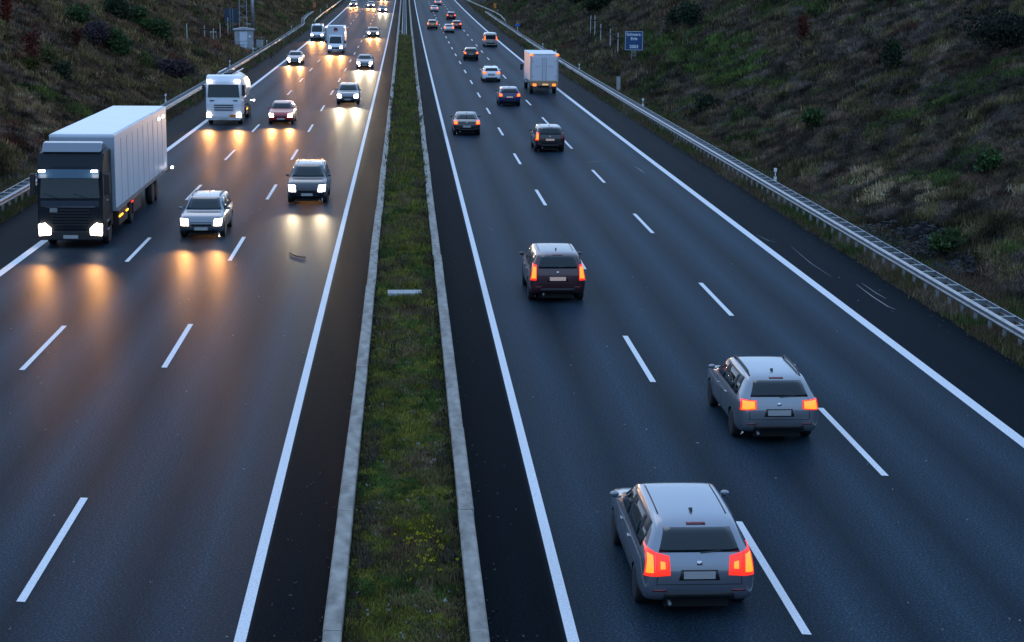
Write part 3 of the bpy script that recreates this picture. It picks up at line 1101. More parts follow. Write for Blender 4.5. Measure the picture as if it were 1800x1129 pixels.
GR, DK, RD, OL, PU = (.042, .072, .026), (.026, .040, .020), (.10, .028, .020), (.085, .090, .030), (.050, .036, .042)
SH = [
    (-26.7, 129.2, 3.0, 1.3, RD, 'sapling', 'red leaved sapling with bare forked stems on the bank above the big lorry', 160),
    (-31.2, 142.5, 2.6, 1.0, (.11, .02, .012), 'sapling', 'bright red sapling at the very edge of the oncoming side bank', 130),
    (-27.3, 149.9, 1.7, .9, (.06, .018, .012), 'sapling', 'faint reddish sapling between green shrubs on the oncoming side bank', 90),
    (-26.6, 135, 1.4, 1.3, OL, 'shrub', 'small olive shrub just beside the red forked sapling', 260),
    (-26.5, 128.4, 1.1, 1.0, (.05, .05, .01), 'shrub', 'yellowish shrub growing at the foot of the red forked sapling', 180),
    (-25, 132.2, 1.3, 1.1, DK, 'shrub', 'dark little shrub low on the bank above the lorry roof', 260),
    (-29.1, 162.5, 1.7, 1.6, GR, 'shrub', 'dark green shrub high on the bank above the reddish sapling', 380),
    (-29.2, 185.1, 2.2, 2.4, DK, 'shrub', 'wide dark shrub beside a green one high on the oncoming side bank', 520),
    (-28, 188.4, 2.0, 2.2, GR, 'shrub', 'bright green shrub right of the wide dark shrub', 480),
    (-26.4, 188.7, 1.6, 2.2, (.05, .10, .028), 'shrub', 'light green low shrub downhill from the wide dark shrub', 420),
    (-25.2, 186.9, 2.0, 1.8, GR, 'shrub', 'round dark green shrub nearest the lone tall stake', 460),
    (-26.9, 155.9, 1.8, 2.0, PU, 'shrub', 'purplish brown bramble on the middle of the oncoming side bank', 420),
    (-26.2, 159.1, 1.5, 1.6, GR, 'shrub', 'green shrub touching the purplish bramble', 360),
    (-25.2, 158.3, 1.5, 1.7, GR, 'shrub', 'green shrub a little below the purplish bramble', 360),
    (-21.1, 165.3, 1.6, 3.4, PU, 'shrub', 'dark bramble thicket at the foot of the bank behind the tanker lorry', 800),
    (29.6, 183.5, 2.4, 2.2, (.024, .040, .024), 'shrub', 'tall dark shrub on the bank uphill from the tree sign', 520),
    (28.9, 190, 1.8, 1.8, DK, 'shrub', 'dark shrub between the tree sign and the tall dark shrub', 420),
    (28.2, 263.2, 2.6, 3.0, DK, 'shrub', 'broad blackish shrub above the far end of the stake row', 560),
    (28.8, 298.2, 2.6, 3.0, DK, 'shrub', 'blackish shrub near the top of the picture above the stakes', 480),
    (24.2, 394.2, 5.0, 2.0, (.005, .012, .008), 'shrub', 'narrow dark evergreen beside the bright blue sign', 520),
    (35.3, 128.4, 2.6, 1.2, (.10, .018, .012), 'sapling', 'red leaved sapling at the top of the departing side bank', 150),
    (30.1, 133.3, 2.2, 1.1, (.075, .02, .012), 'sapling', 'small orange red sapling among grey stalks on the departing side bank', 110),
    (31.9, 94.7, 2.0, 3.4, (.020, .024, .018), 'shrub', 'very dark thicket high on the departing side bank', 620),
    (29.2, 105.7, 1.7, 1.2, DK, 'shrub', 'dark green upright shrub in the middle of the departing side bank', 300),
    (24.5, 72.9, .9, .9, (.045, .085, .028), 'shrub', 'fresh green little shrub uphill from the dark drain stones', 260),
    (23.5, 100.6, .8, 1.2, (.04, .075, .026), 'shrub', 'light green shrub low on the bank above the first delineator post', 280),
    (20.4, 65.0, .9, 1.0, GR, 'shrub', 'small green shrub growing at the edge of the drain stones', 240),
    (21.7, 126.8, 1.0, 1.6, DK, 'shrub', 'dark shrub beside the smaller patch of drain stones', 300),
]
for i_, (x, d, h, wd, col, nm, lab, n) in enumerate(SH):
    shrub(x, d, h, wd, col, lab, nm, 7 if nm == 'sapling' else 6, .09 + .03 * (d > 150) + .05 * (d > 250), n, i_)
# dry weed stalks in the near median
for (x, d, h, lab) in ((-.07, 58.5, .55, 'pair of dark dried weed stalks just beyond the concrete slab'), (-.35, 44.6, .6, 'reddish dried weed standing in the near median'), (-.1, 80, .5, 'dried weed stalk in the middle of the planted median')):
    t = thing('dry_weed', lab, 'weed', (x, d, zr1(d) + SOIL + .03), group='dried weeds in the median')
    m = MB()
    for k in range(5):
        p = Vector((random.gauss(0, .05), random.gauss(0, .05), 0))
        q = p + Vector((random.gauss(0, .09), random.gauss(0, .09), h * (.7 + .3 * random.random())))
        m.tube(p, q, .008, .005, 4)
        for j in range(4):
            a_ = p.lerp(q, .45 + .15 * j)
            m.tube(a_, a_ + Vector((random.gauss(0, .07), random.gauss(0, .07), .08)), .012, .006, 4)
    m.build('stalks', MAT['bark'], t)

# single pale chippings scattered over the lanes
n = 260
d = 26 + 130 * g.random(n) ** 1.5
X = np.sign(g.random(n) - .5) * (2.8 + 13.6 * g.random(n))
P = np.stack([X, d, zr(d) + .006], 1)
clumps('road_chippings', P, .028, np.tile(np.array((.32, .32, .33)), (n, 1)), 3, MAT['veg_med'], .0, .7, 68, .5)
# ------------------------------------------------------------------ vehicles
# stations along a body: y (rear -1 .. front 1), underside, belt, top (share of height), half width at belt, at top (share of half width)
HOOD = [(.54, .16, .635, .665, .99, .82), (.70, .16, .61, .636, .98, .80), (.84, .165, .565, .583, .955, .74), (.93, .19, .51, .522, .90, .67), (.975, .22, .46, .468, .84, .60), (1.0, .27, .41, .415, .76, .55)]
BODY = dict(
    hatch=[(-1, .30, .50, .525, .80, .72), (-.985, .25, .59, .63, .89, .74), (-.955, .21, .65, .73, .95, .745), (-.90, .18, .675, .84, .98, .735), (-.82, .17, .68, .925, .99, .725), (-.66, .16, .675, .98, 1, .715),
           (-.32, .16, .668, 1.0, 1, .715), (0, .16, .66, .995, 1, .715), (.14, .16, .655, .968, 1, .71), (.27, .16, .65, .89, 1, .72), (.43, .16, .642, .735, .995, .78)] + HOOD,
    sedan=[(-1, .30, .50, .52, .80, .70), (-.985, .25, .585, .61, .90, .76), (-.95, .20, .635, .665, .95, .78), (-.84, .18, .65, .69, .98, .78), (-.70, .17, .655, .725, .99, .76), (-.58, .165, .66, .83, 1, .725), (-.42, .16, .665, .945, 1, .71),
           (-.2, .16, .665, .995, 1, .70), (0, .16, .66, 1, 1, .70), (.14, .16, .655, .972, 1, .70), (.27, .16, .65, .89, 1, .715), (.43, .16, .642, .735, .995, .78)] + HOOD,
    suv=[(-1, .28, .52, .56, .84, .76), (-.987, .24, .60, .68, .92, .77), (-.965, .21, .635, .79, .96, .765), (-.93, .19, .645, .885, .98, .755), (-.86, .18, .65, .95, .99, .75), (-.7, .17, .645, .985, 1, .745), (-.3, .165, .64, 1.0, 1, .745),
         (0, .165, .64, .995, 1, .745), (.14, .165, .638, .972, 1, .74), (.27, .165, .635, .89, 1, .75), (.42, .165, .632, .745, .995, .80), (.52, .165, .628, .66, .99, .83), (.70, .165, .61, .637, .98, .80), (.86, .17, .57, .587, .95, .74),
         (.95, .20, .50, .51, .88, .66), (1.0, .27, .40, .41, .78, .56)],
    van=[(-1, .22, .47, .86, .92, .80), (-.988, .18, .48, .945, .96, .825), (-.955, .15, .48, .982, .985, .83), (-.6, .14, .48, 1, 1, .835), (0, .14, .48, 1, 1, .835), (.36, .14, .48, .995, 1, .83), (.50, .14, .48, .955, 1, .825), (.62, .14, .475, .82, 1, .83),
         (.76, .14, .47, .585, .995, .86), (.83, .145, .455, .515, .985, .83), (.92, .16, .42, .447, .95, .76), (.975, .18, .36, .375, .88, .68), (1.0, .22, .30, .31, .80, .60)])


def catmull(P, n):
    """resample the rows of P with Catmull-Rom, n points per span"""
    P = np.asarray(P, float)
    Q = np.vstack([2 * P[0] - P[1], P, 2 * P[-1] - P[-2]])
    out = []
    for i in range(1, len(Q) - 2):
        for k in range(n):
            t = k / n
            a, b, c_, d_ = Q[i - 1:i + 3]
            out.append(.5 * (2 * b + (c_ - a) * t + (2 * a - 5 * b + 4 * c_ - d_) * t * t + (3 * b - 3 * c_ + d_ - a) * t ** 3))
    out.append(P[-1])
    return np.array(out)


def car_body(kind, L, W, H, wheels, wr):
    """lofted shell; faces inside the wheel circles are cut out and the rims of the holes pulled to round arches"""
    st = catmull(BODY[kind], 4)
    secs = []
    for y, zb, zt_, ztop, wb, wt in st:
        zb, zt_, ztop = zb * H, zt_ * H, max(ztop, zt_ + .004) * H
        wb, wt = wb * W / 2, wt * W / 2
        hb, g = zt_ - zb, ztop - zt_
        s = [(0, zb), (wb * .55, zb), (wb * .84, zb + .01), (wb * .95, zb + .10 * hb), (wb * .99, zb + .32 * hb), (wb, zb + .60 * hb), (wb * .99, zb + .84 * hb), (wb * .955, zt_),
             (wb * .955 + (wt - wb * .955) * .5, zt_ + .48 * g), (wt, zt_ + .88 * g), (wt * .90, ztop - .035 * g), (wt * .55, ztop - .008 * g), (0, ztop)]
        s = catmull(s, 2)
        secs.append((y * L / 2, s))
    m = len(secs[0][1])
    ring = []
    for y, s in secs:
        ring.append([(-p[0], y, p[1]) for p in s] + [(p[0], y, p[1]) for p in s[-2:0:-1]])
    n = len(ring[0])
    V = np.array(ring).reshape(-1, 3)
    F = []
    for i in range(len(ring) - 1):
        for j in range(n):
            F.append((i * n + j, i * n + (j + 1) % n, (i + 1) * n + (j + 1) % n, (i + 1) * n + j))
    c0, c1 = len(V), len(V) + 1
    V = np.vstack([V, V[:n].mean(0), V[-n:].mean(0)])
    for j in range(n):
        F.append((c0, (j + 1) % n, j))
        F.append((c1, len(V) - 2 - n + j, len(V) - 2 - n + (j + 1) % n))
    full = BVHTree.FromPolygons([tuple(p) for p in V], F)
    keep = []
    ra = wr * 1.13
    side = np.abs(V[:, 0]) > W * .28
    dist = np.full(len(V), 9.)
    cen = np.zeros((len(V), 2))
    for yw in wheels:
        dd = np.hypot(V[:, 1] - yw, V[:, 2] - wr)
        q = dd < dist
        dist = np.where(q, dd, dist)
        cen[q] = (yw, wr)
    inside = (dist < ra) & side & (V[:, 2] < H * .62)
    for f in F:
        if not all(inside[i] for i in f):
            keep.append(f)
    for i in np.nonzero(inside)[0]:
        k = ra / max(dist[i], 1e-4)
        V[i, 1] = cen[i, 0] + (V[i, 1] - cen[i, 0]) * k
        V[i, 2] = cen[i, 1] + (V[i, 2] - cen[i, 1]) * k
    return V, keep, full


def patch(name, m, bvh, corners, dirn, start, parent, nu=6, nv=4, eps=.008, skirt=.02, bend=0.0, smooth=True):
    """a panel that follows the body: corners (4 x 2D, in the plane across dirn) cast along dirn onto the shell, lifted by eps"""
    dv = Vector(dirn).normalized()
    P = []
    for j in range(nv + 1):
        for i in range(nu + 1):
            u, v_ = i / nu, j / nv
            a = [(corners[0][k] * (1 - u) + corners[1][k] * u) * (1 - v_) + (corners[3][k] * (1 - u) + corners[2][k] * u) * v_ for k in (0, 1)]
            a[1] += bend * (1 - (2 * u - 1) ** 2)
            o = Vector(start(a[0], a[1]))
            hit = bvh.ray_cast(o, dv)
            P.append((hit[0], hit[1]) if hit[0] is not None else None)
    good = [p for p in P if p]
    if not good:
        return None
    for k, p in enumerate(P):
        if p is None:
            P[k] = min(((g_, abs(k - q)) for q, g_ in enumerate(P) if g_), key=lambda z_: z_[1])[0]
    vs = []
    for p, nrm in P:
        nn = nrm if nrm.dot(dv) < 0 else -nrm
        vs.append(p + nn * eps)
    N = len(vs)
    nn_ = []
    for p, nrm in P:
        nn_.append(p + dv * skirt)
    idx = lambda i, j: j * (nu + 1) + i
    fs = [(idx(i, j), idx(i + 1, j), idx(i + 1, j + 1), idx(i, j + 1)) for j in range(nv) for i in range(nu)]
    rim = [idx(i, 0) for i in range(nu + 1)] + [idx(nu, j) for j in range(1, nv + 1)] + [idx(i, nv) for i in range(nu - 1, -1, -1)] + [idx(0, j) for j in range(nv - 1, 0, -1)]
    rv = [nn_[k] for k in rim]
    for k in range(len(rim)):
        k2 = (k + 1) % len(rim)
        fs.append((rim[k], N + k, N + k2, rim[k2]))
    o = MB().add(vs + rv, fs).build(name, m, parent, smooth=False)
    if smooth:
        o.data.polygons.foreach_set('use_smooth', [i < nu * nv for i in range(len(o.data.polygons))])
    return o


_wheel = {}


def wheel_meshes(r, wd):
    k = (round(r, 2), round(wd, 2))
    if k not in _wheel:
        ty = MB().lathe([(-wd / 2, r * .62), (-wd / 2, r * .90), (-wd * .38, r), (wd * .38, r), (wd / 2, r * .90), (wd / 2, r * .62)], 'x', 22).mesh('tyre', MAT['rubber'], True)
        rm = MB()
        rm.lathe([(-wd * .30, r * .60), (wd * .46, r * .64), (wd * .46, r * .58), (wd * .30, r * .55)], 'x', 22)
        for q in range(5):
            a = q * 2 * math.pi / 5
            rm.box((wd * .38, math.cos(a) * r * .32, math.sin(a) * r * .32), (wd * .12, r * .5, r * .14), rx=a)
        rm.lathe([(wd * .30, r * .14), (wd * .47, r * .12)], 'x', 10)
        _wheel[k] = (ty, rm.mesh('rim', MAT['rim']))
    return _wheel[k]


def wheel(parent, x, y, r, wd, name='wheel'):
    ty, rm = wheel_meshes(r, wd)
    e = bpy.data.objects.new(name, None)
    C.objects.link(e)
    e.parent = parent
    e.location = (x, y, r)
    e.rotation_euler = (0, 0, 0 if x > 0 else math.pi)
    inst('tyre', ty, e)
    inst('rim', rm, e)
    return e


def beam_lamp(parent, p, col, power, name='headlight_beam', el=-3.1, spread=20):
    l = bpy.data.lights.new(name, 'SPOT')
    l.energy = power
    l.color = col
    l.spot_size = R(spread)
    l.spot_blend = 1.0
    l.shadow_soft_size = .09
    o = bpy.data.objects.new(name, l)
    C.objects.link(o)
    o.parent = parent
    o.location = p
    o.scale = (2.2, 1, 1)
    o.rotation_euler = (R(90 + el), 0, 0)      # a spot shines along its -Z: turned to +Y and a little down
    return o


WARM, COOL = (1, .43, .12), (1, .80, .50)
P_HEAD = 1900.0


def car(name, label, kind, X, d, heading, col, L=4.3, W=1.78, H=1.46, lights='rear', metal=.35, tail='std', lamp='warm', fog=False, rails=False, plate=True, cat='car', tail_off=(), antenna=True, power=1.0, fine=False, wr=None, group=None, rough=.34, lit_plate=False, drift=0.0, head=None):
    """heading +1 drives away (rear at d), -1 drives towards the camera (front at d)"""
    yc = d + L / 2
    root = thing(name, label, cat, (X, yc, zr1(yc)), (0 if heading > 0 else math.pi) + drift, 0, group)
    root.rotation_euler = (slope_at(yc) * heading, 0, (0 if heading > 0 else math.pi) + drift)
    wr = wr or (.33 if kind != 'suv' else .36)
    wy = (-L * .30, L * .315) if kind != 'van' else (-L * .29, L * .33)
    V, F, bvh = car_body(kind, L, W, H, wy, wr)
    pm = paint(name + '_paint', col, metal, rough)
    bo = MB().add(V, F).build('body', pm, root, smooth=True)
    st = np.array(BODY[kind])
    belt = lambda y: float(np.interp(y / (L / 2), st[:, 0], st[:, 2])) * H
    hw, hl = W / 2, L / 2
    MB().box((0, 0, .24), (W * .56, L * .90, .16)).box((0, 0, .40), (W * .52, L * .86, .34)).build('underbody', MAT['under'], root)
    for sx in (-1, 1):
        for y in wy:
            wheel(root, sx * (hw - .125), y, wr, .215)
    fr = lambda a, b: (a, hl + 2, b)
    re = lambda a, b: (a, -hl - 2, b)
    FWD, BCK = (0, -1, 0), (0, 1, 0)
    g = MAT['glass']
    van = kind == 'van'
    zb_ = belt(0)
    # windows
    if van:
        ws = [(-.80 * hw, H * .535), (.80 * hw, H * .535), (.72 * hw, H * .93), (-.72 * hw, H * .93)]
        rw = [(-.70 * hw, H * .56), (.70 * hw, H * .56), (.66 * hw, H * .87), (-.66 * hw, H * .87)]
    else:
        ws = [(-.77 * hw, zb_ + .055 * H), (.77 * hw, zb_ + .055 * H), (.62 * hw, H * .955), (-.62 * hw, H * .955)]
        rz_ = {'hatch': (.725, .925), 'suv': (.70, .935), 'sedan': (.73, .94)}[kind]
        rw = [(-.70 * hw, H * rz_[0]), (.70 * hw, H * rz_[0]), (.58 * hw, H * rz_[1]), (-.58 * hw, H * rz_[1])]
    patch('windscreen', g, bvh, ws, FWD, fr, root, 8, 6, bend=-.012)
    if lights == 'rear' or kind != 'van':
        patch('rear_window', g, bvh, rw, BCK, re, root, 8, 5)
    wins = {'hatch': [(-.74, -.58, .50), (-.545, -.09, .74), (-.05, .40, .74)], 'suv': [(-.84, -.52, .80), (-.48, -.07, .8), (-.03, .38, .8)], 'sedan': [(-.52, -.42, .4), (-.40, -.05, .74), (-.01, .40, .74)], 'van': [(.34, .70, .80)]}[kind]
    if not van:
        for sx in (-1, 1):
            a, b = wins[0][0], wins[-1][1]
            patch('window_trim', MAT['black'], bvh, [((a - .02) * hl, zb_ + .03 * H), ((b + .03) * hl, zb_ + .03 * H), ((b - .15) * hl, zb_ + (H - zb_) * .80), ((a + .03) * hl, zb_ + (H - zb_) * .80)], (-sx, 0, 0), lambda p, q, sx=sx: (sx * 3, p, q), root, 10, 3, eps=.003)
    for sx in (-1, 1):
        for (a, b, tp) in wins:
            z0 = zb_ + .045 * H if not van else H * .54
            z1 = zb_ + (H - zb_) * tp if not van else H * .90
            at, bt = a, b
            if b > .35 and not van:
                bt = b - .17
            if van:
                bt = b - .14
            if a < -.5 and kind == 'hatch':
                at = a + .0
            cs = [(a * hl, z0), (b * hl, z0), (bt * hl, z1), (at * hl, z1)]
            patch('side_window', g, bvh, cs, (-sx, 0, 0), lambda p, q, sx=sx: (sx * 3, p, q), root, 5, 3)
    # lower black trim and number plates
    patch('rear_bumper_trim', MAT['black'], bvh, [(-.62 * hw, H * .23), (.62 * hw, H * .23), (.60 * hw, H * .31), (-.60 * hw, H * .31)], BCK, re, root, 6, 2, eps=.01)
    if lights == 'rear':
        zp = H * (.43 if kind == 'sedan' else .50) if not van else H * .42
        hit = bvh.ray_cast(Vector((0, -hl - 2, zp)), Vector((0, 1, 0)))
        if hit[0] is not None and plate:
            MB().box((0, hit[0].y - .012, zp), (.52, .02, .12)).build('number_plate', MAT['plate_lit'] if lit_plate else MAT['plate'], root)
        if kind != 'sedan' and not van:
            patch('boot_recess', MAT['black'], bvh, [(-.34, zp - .09), (.34, zp - .09), (.30, zp + .085), (-.30, zp + .085)], BCK, re, root, 4, 2, eps=.004)
        for sx in (-1, 1):
            mm = MAT['tail'] if sx not in tail_off else MAT['tail_off']
            def lamp_unit(cs, nm='tail_light', core=.66):
                hs = patch(nm, MAT['tail_red'] if sx not in tail_off else MAT['tail_off'], bvh, cs, BCK, re, root, 5, 4, eps=.016, skirt=.05)
                if sx in tail_off or hs is None:
                    return
                cx_, cz_ = sum(q[0] for q in cs) / 4, sum(q[1] for q in cs) / 4
                patch('lamp_core', MAT['tail'], bvh, [(cx_ + (q[0] - cx_) * core, cz_ + (q[1] - cz_) * core) for q in cs], BCK, re, hs, 4, 3, eps=.024, skirt=.03)
            if tail == 'split':       # outer orange strip, inner red field
                lamp_unit([(sx * .94 * hw, H * .49), (sx * .765 * hw, H * .49), (sx * .765 * hw, H * .73), (sx * .89 * hw, H * .75)], core=.70)
                lamp_unit([(sx * .755 * hw, H * .49), (sx * .50 * hw, H * .50), (sx * .52 * hw, H * .69), (sx * .755 * hw, H * .725)], 'tail_light_inner', core=.34)
            elif tail == 'wide':
                lamp_unit([(sx * .94 * hw, H * .535), (sx * .56 * hw, H * .55), (sx * .56 * hw, H * .675), (sx * .91 * hw, H * .69)], core=.8)
            elif tail == 'tall':
                lamp_unit([(sx * .96 * hw, H * .47), (sx * .75 * hw, H * .47), (sx * .74 * hw, H * .77), (sx * .86 * hw, H * .78)], core=.74)
            else:
                lamp_unit([(sx * .95 * hw, H * .52), (sx * .64 * hw, H * .52), (sx * .66 * hw, H * .675), (sx * .92 * hw, H * .69)], core=.72)
    else:
        zg = H * (.345 if not van else .25)
        patch('grille', MAT['black'], bvh, [(-.44 * hw, zg), (.44 * hw, zg), (.50 * hw, zg + .10 * H), (-.50 * hw, zg + .10 * H)], FWD, fr, root, 6, 2, eps=.006)
        patch('lower_intake', MAT['black'], bvh, [(-.62 * hw, H * .20), (.62 * hw, H * .20), (.56 * hw, H * .265), (-.56 * hw, H * .265)], FWD, fr, root, 6, 2, eps=.006)
        hit = bvh.ray_cast(Vector((0, hl + 2, H * .28)), Vector((0, -1, 0)))
        if hit[0] is not None:
            MB().box((0, hit[0].y + .014, H * .28), (.52, .02, .115)).build('number_plate', MAT['plate'], root)
        hm = MAT['head_w'] if lamp == 'warm' else MAT['head_c']
        zl = (.36, .53) if not van else (.31, .40)
        if kind == 'suv':
            zl = (.36, .535)
        for sx in (-1, 1):
            hb = patch('headlight', hm, bvh, [(sx * .87 * hw, H * zl[0]), (sx * .55 * hw, H * zl[0]), (sx * .58 * hw, H * (zl[1] - .015)), (sx * .91 * hw, H * zl[1])], FWD, fr, root, 5, 3, eps=.014, skirt=.04)
            yl = bvh.ray_cast(Vector((sx * .7 * hw, hl + 2, H * zl[0])), Vector((0, -1, 0)))
            yy = (yl[0].y if yl[0] is not None else hl) + .10
            beam_lamp(root, (sx * .70 * hw, yy, H * (zl[0] + .03)), WARM if lamp == 'warm' else COOL, P_HEAD * power)
            if fog:
                patch('fog_lamp', MAT['head_w'], bvh, [(sx * .72 * hw, H * .225), (sx * .54 * hw, H * .225), (sx * .55 * hw, H * .285), (sx * .72 * hw, H * .285)], FWD, fr, root, 3, 2, eps=.012)
    # mirrors
    ym = hl * (.36 if not van else .66)
    for sx in (-1, 1):
        zm = zb_ + (.075 * H if not van else .12 * H)
        mo = MB().lathe([(-.05, .02), (-.045, .055), (0, .066), (.04, .06), (.055, .035)], 'y', 10, (0, 0, 0))
        for q in range(len(mo.v)):
            a_, b_, c_ = mo.v[q]
            mo.v[q] = (a_ * 1.35 + sx * (hw + .055), b_ + ym, c_ * .85 + zm)
        mo.box((sx * (hw - .01), ym + .01, zm - .05), (.12, .05, .03))
        mo.build('mirror', pm if not van else MAT['black'], root, smooth=True)
    if rails:
        for sx in (-1, 1):
            rl = MB()
            pts = []
            for q in range(9):
                y = hl * (-.72 + 0.82 * q / 8)
                ht = bvh.ray_cast(Vector((sx * .62 * hw, y, H + 1)), Vector((0, 0, -1)))
                pts.append(Vector((sx * .62 * hw, y, (ht[0].z if ht[0] is not None else H) + (.05 if 0 < q < 8 else -.01))))
            for a, b in zip(pts[:-1], pts[1:]):
                rl.tube(a, b, .022, n=6)
            rl.build('roof_rail', MAT['chrome'] if rails == 'bright' else MAT['black'], root)
    if antenna and not van:
        MB().prism([(-hl * .60, H * .97), (-hl * .50, H * .985), (-hl * .585, H + .045)], 'x', -.02, .02).build('antenna', MAT['black'], root)
    if fine:
        # door shut lines, handles, wiper and badge bar: only the near cars show them
        for sx in (-1, 1):
            for y0 in (-.06, .42):
                patch('door_gap', MAT['under'], bvh, [(y0 * hl - .008, H * .24), (y0 * hl + .008, H * .24), (y0 * hl + .008, zb_), (y0 * hl - .008, zb_)], (-sx, 0, 0), lambda p, q, sx=sx: (sx * 3, p, q), root, 1, 6, eps=.002, skirt=.01)
            for y0 in (-.30, .10):
                ht = bvh.ray_cast(Vector((sx * 3, y0 * hl, zb_ - .13)), Vector((-sx, 0, 0)))
                if ht[0] is not None:
                    MB().box((ht[0].x + sx * .015, y0 * hl, zb_ - .13), (.03, .17, .03)).build('door_handle', pm, root, bevel=.008)
        if lights == 'rear':
            patch('tailgate_gap', MAT['under'], bvh, [(-.74 * hw, H * .395), (.74 * hw, H * .395), (.74 * hw, H * .402), (-.74 * hw, H * .402)], BCK, re, root, 8, 1, eps=.002, skirt=.01)
            for sx in (-1, 1):
                patch('bumper_reflector', MAT['tail_off'], bvh, [(sx * .80 * hw, H * .325), (sx * .56 * hw, H * .325), (sx * .56 * hw, H * .345), (sx * .80 * hw, H * .345)], BCK, re, root, 3, 1, eps=.008)
                patch('tailgate_gap', MAT['under'], bvh, [(sx * .735 * hw - .006, H * .40), (sx * .735 * hw + .006, H * .40), (sx * .70 * hw + .006, H * .70), (sx * .70 * hw - .006, H * .70)], BCK, re, root, 1, 6, eps=.003, skirt=.01)
                patch('roof_strip', MAT['black'], bvh, [(sx * .60 * hw - .012, -hl * .62), (sx * .60 * hw + .012, -hl * .62), (sx * .60 * hw + .012, hl * .12), (sx * .60 * hw - .012, hl * .12)], (0, 0, -1), lambda p, q: (p, q, H + 2), root, 1, 8, eps=.004, skirt=.01)
            MB().lathe([(-.06, .03), (.08, .03)], 'y', 10, (-hw * .5, -hl + .06, H * .19)).build('exhaust', MAT['galvdull'], root)
            patch('badge', MAT['chrome'], bvh, [(-.045, H * .60), (.045, H * .60), (.045, H * .645), (-.045, H * .645)], BCK, re, root, 2, 2, eps=.008)
            if kind != 'sedan':
                ht = bvh.ray_cast(Vector((0, -hl - 2, H * .73)), Vector((0, 1, 0)))
                if ht[0] is not None:
                    MB().tube((.02, ht[0].y - .03, H * .728), (.36, ht[0].y - .012, H * .745), .011, n=5).build('rear_wiper', MAT['black'], root)
                patch('high_brake_light', MAT['tail_off'], bvh, [(-.16, H * .94), (.16, H * .94), (.16, H * .955), (-.16, H * .955)], BCK, re, root, 3, 1, eps=.006)
    return root


# --- carriageway leading away (tail lights)
car('grey_hatchback', 'nearest car, silver grey hatchback with wide split red and orange tail lights', 'hatch', 4.80, 27.3, 1, (.19, .21, .25), 5.0, 1.92, 1.58, tail='split', metal=.6, fine=True)
car('silver_hatchback', 'silver grey hatchback with wide orange tail lights in the middle lane, second nearest car', 'hatch', 8.42, 38.2, 1, (.21, .225, .25), 4.75, 1.88, 1.54, tail='wide', metal=.6, fine=True, rails='black')
car('red_suv', 'dark maroon car with pale shining roof and narrow upright orange tail lights', 'suv', 4.90, 55.8, 1, (.060, .018, .024), 4.5, 1.84, 1.64, tail='tall', metal=.3, fine=True, lit_plate=True)
car('black_sedan', 'black saloon with square orange tail lights close to the inner edge line', 'sedan', 4.05, 116.2, 1, (.012, .012, .014), 4.6, 1.82, 1.42, metal=.2, fine=True)
car('dark_hatchback', 'blackish car with only its outer tail light lit, driving over the lane dashes', 'suv', 8.65, 105.2, 1, (.016, .015, .017), 4.3, 1.82, 1.55, tail='tall', tail_off=(1,), lit_plate=True, fine=True)
car('blue_hatchback', 'dark blue hatchback with an orange lit number plate beside the white box lorry', 'hatch', 8.40, 142.4, 1, (.008, .015, .085), 4.1, 1.80, 1.50, metal=.1, lit_plate=True)
car('white_hatchback', 'white hatchback driving away just ahead of the dark blue car', 'hatch', 8.44, 173.6, 1, (.84, .86, .88), 4.3, 1.82, 1.48, metal=0, tail='wide')
car('black_hatchback', 'black hatchback ahead of the white one in the middle lane', 'hatch', 7.93, 214.0, 1, (.010, .011, .013), 4.1, 1.80, 1.52, tail='std')
car('beige_van', 'tall light van with high rear window and red lamps near the outer edge line', 'van', 12.0, 250.0, 1, (.36, .32, .29), 4.9, 1.98, 1.95, tail='tall', cat='van')
car('gold_suv', 'gold beige estate with bright number plate in the lane beside the median', 'suv', 4.82, 314.0, 1, (.24, .16, .085), 4.4, 1.82, 1.62, lit_plate=True, tail='tall')
car('silver_sedan', 'silver saloon overlapping the small red car in the far middle lane', 'sedan', 7.33, 298.0, 1, (.40, .40, .42), 4.5, 1.80, 1.44, metal=.5, tail='wide')
car('red_hatchback', 'small red hatchback half hidden behind the silver saloon', 'hatch', 9.10, 315.0, 1, (.20, .014, .014), 4.0, 1.76, 1.50, lit_plate=True, tail='wide')
car('dark_red_suv', 'dark red car with lit number plate just beyond the small red hatchback', 'suv', 9.31, 361.0, 1, (.10, .012, .016), 4.4, 1.85, 1.6, lit_plate=True)
car('pale_sedan', 'pale pinkish white car far away over the lane dashes near the median', 'sedan', 6.76, 411.0, 1, (.55, .50, .48), 4.5, 1.82, 1.46, metal=0, tail='wide')
car('far_silver_sedan', 'farthest departing car, whitish with red lamps at the top edge of the picture', 'sedan', 8.48, 462.0, 1, (.42, .36, .36), 4.5, 1.84, 1.46, tail='wide')

# --- carriageway coming towards the camera (headlights)
car('silver_estate', 'silver grey car with warm headlights driving beside the big lorry', 'suv', -8.10, 69.9, -1, (.15, .165, .19), 4.4, 1.80, 1.52, 'front', metal=.6, lamp='warm', fine=True, rails='black', power=.55)
car('dark_people_carrier', 'dark grey people carrier with bright roof rails beside the inner edge line', 'suv', -4.50, 80.6, -1, (.018, .021, .027), 4.6, 1.84, 1.70, 'front', metal=.2, lamp='cool', fine=True, rails='bright', power=.42)
car('red_compact', 'red car with pale roof and warm headlights between the tanker and the lane dashes', 'hatch', -8.67, 124.0, -1, (.38, .010, .008), 4.2, 1.78, 1.50, 'front', metal=0, lamp='warm', power=.95)
car('grey_estate', 'light grey estate with roof rails and very bright white headlights', 'suv', -4.62, 143.0, -1, (.13, .145, .17), 4.7, 1.84, 1.60, 'front', metal=.5, lamp='cool', rails='bright', power=1.5)
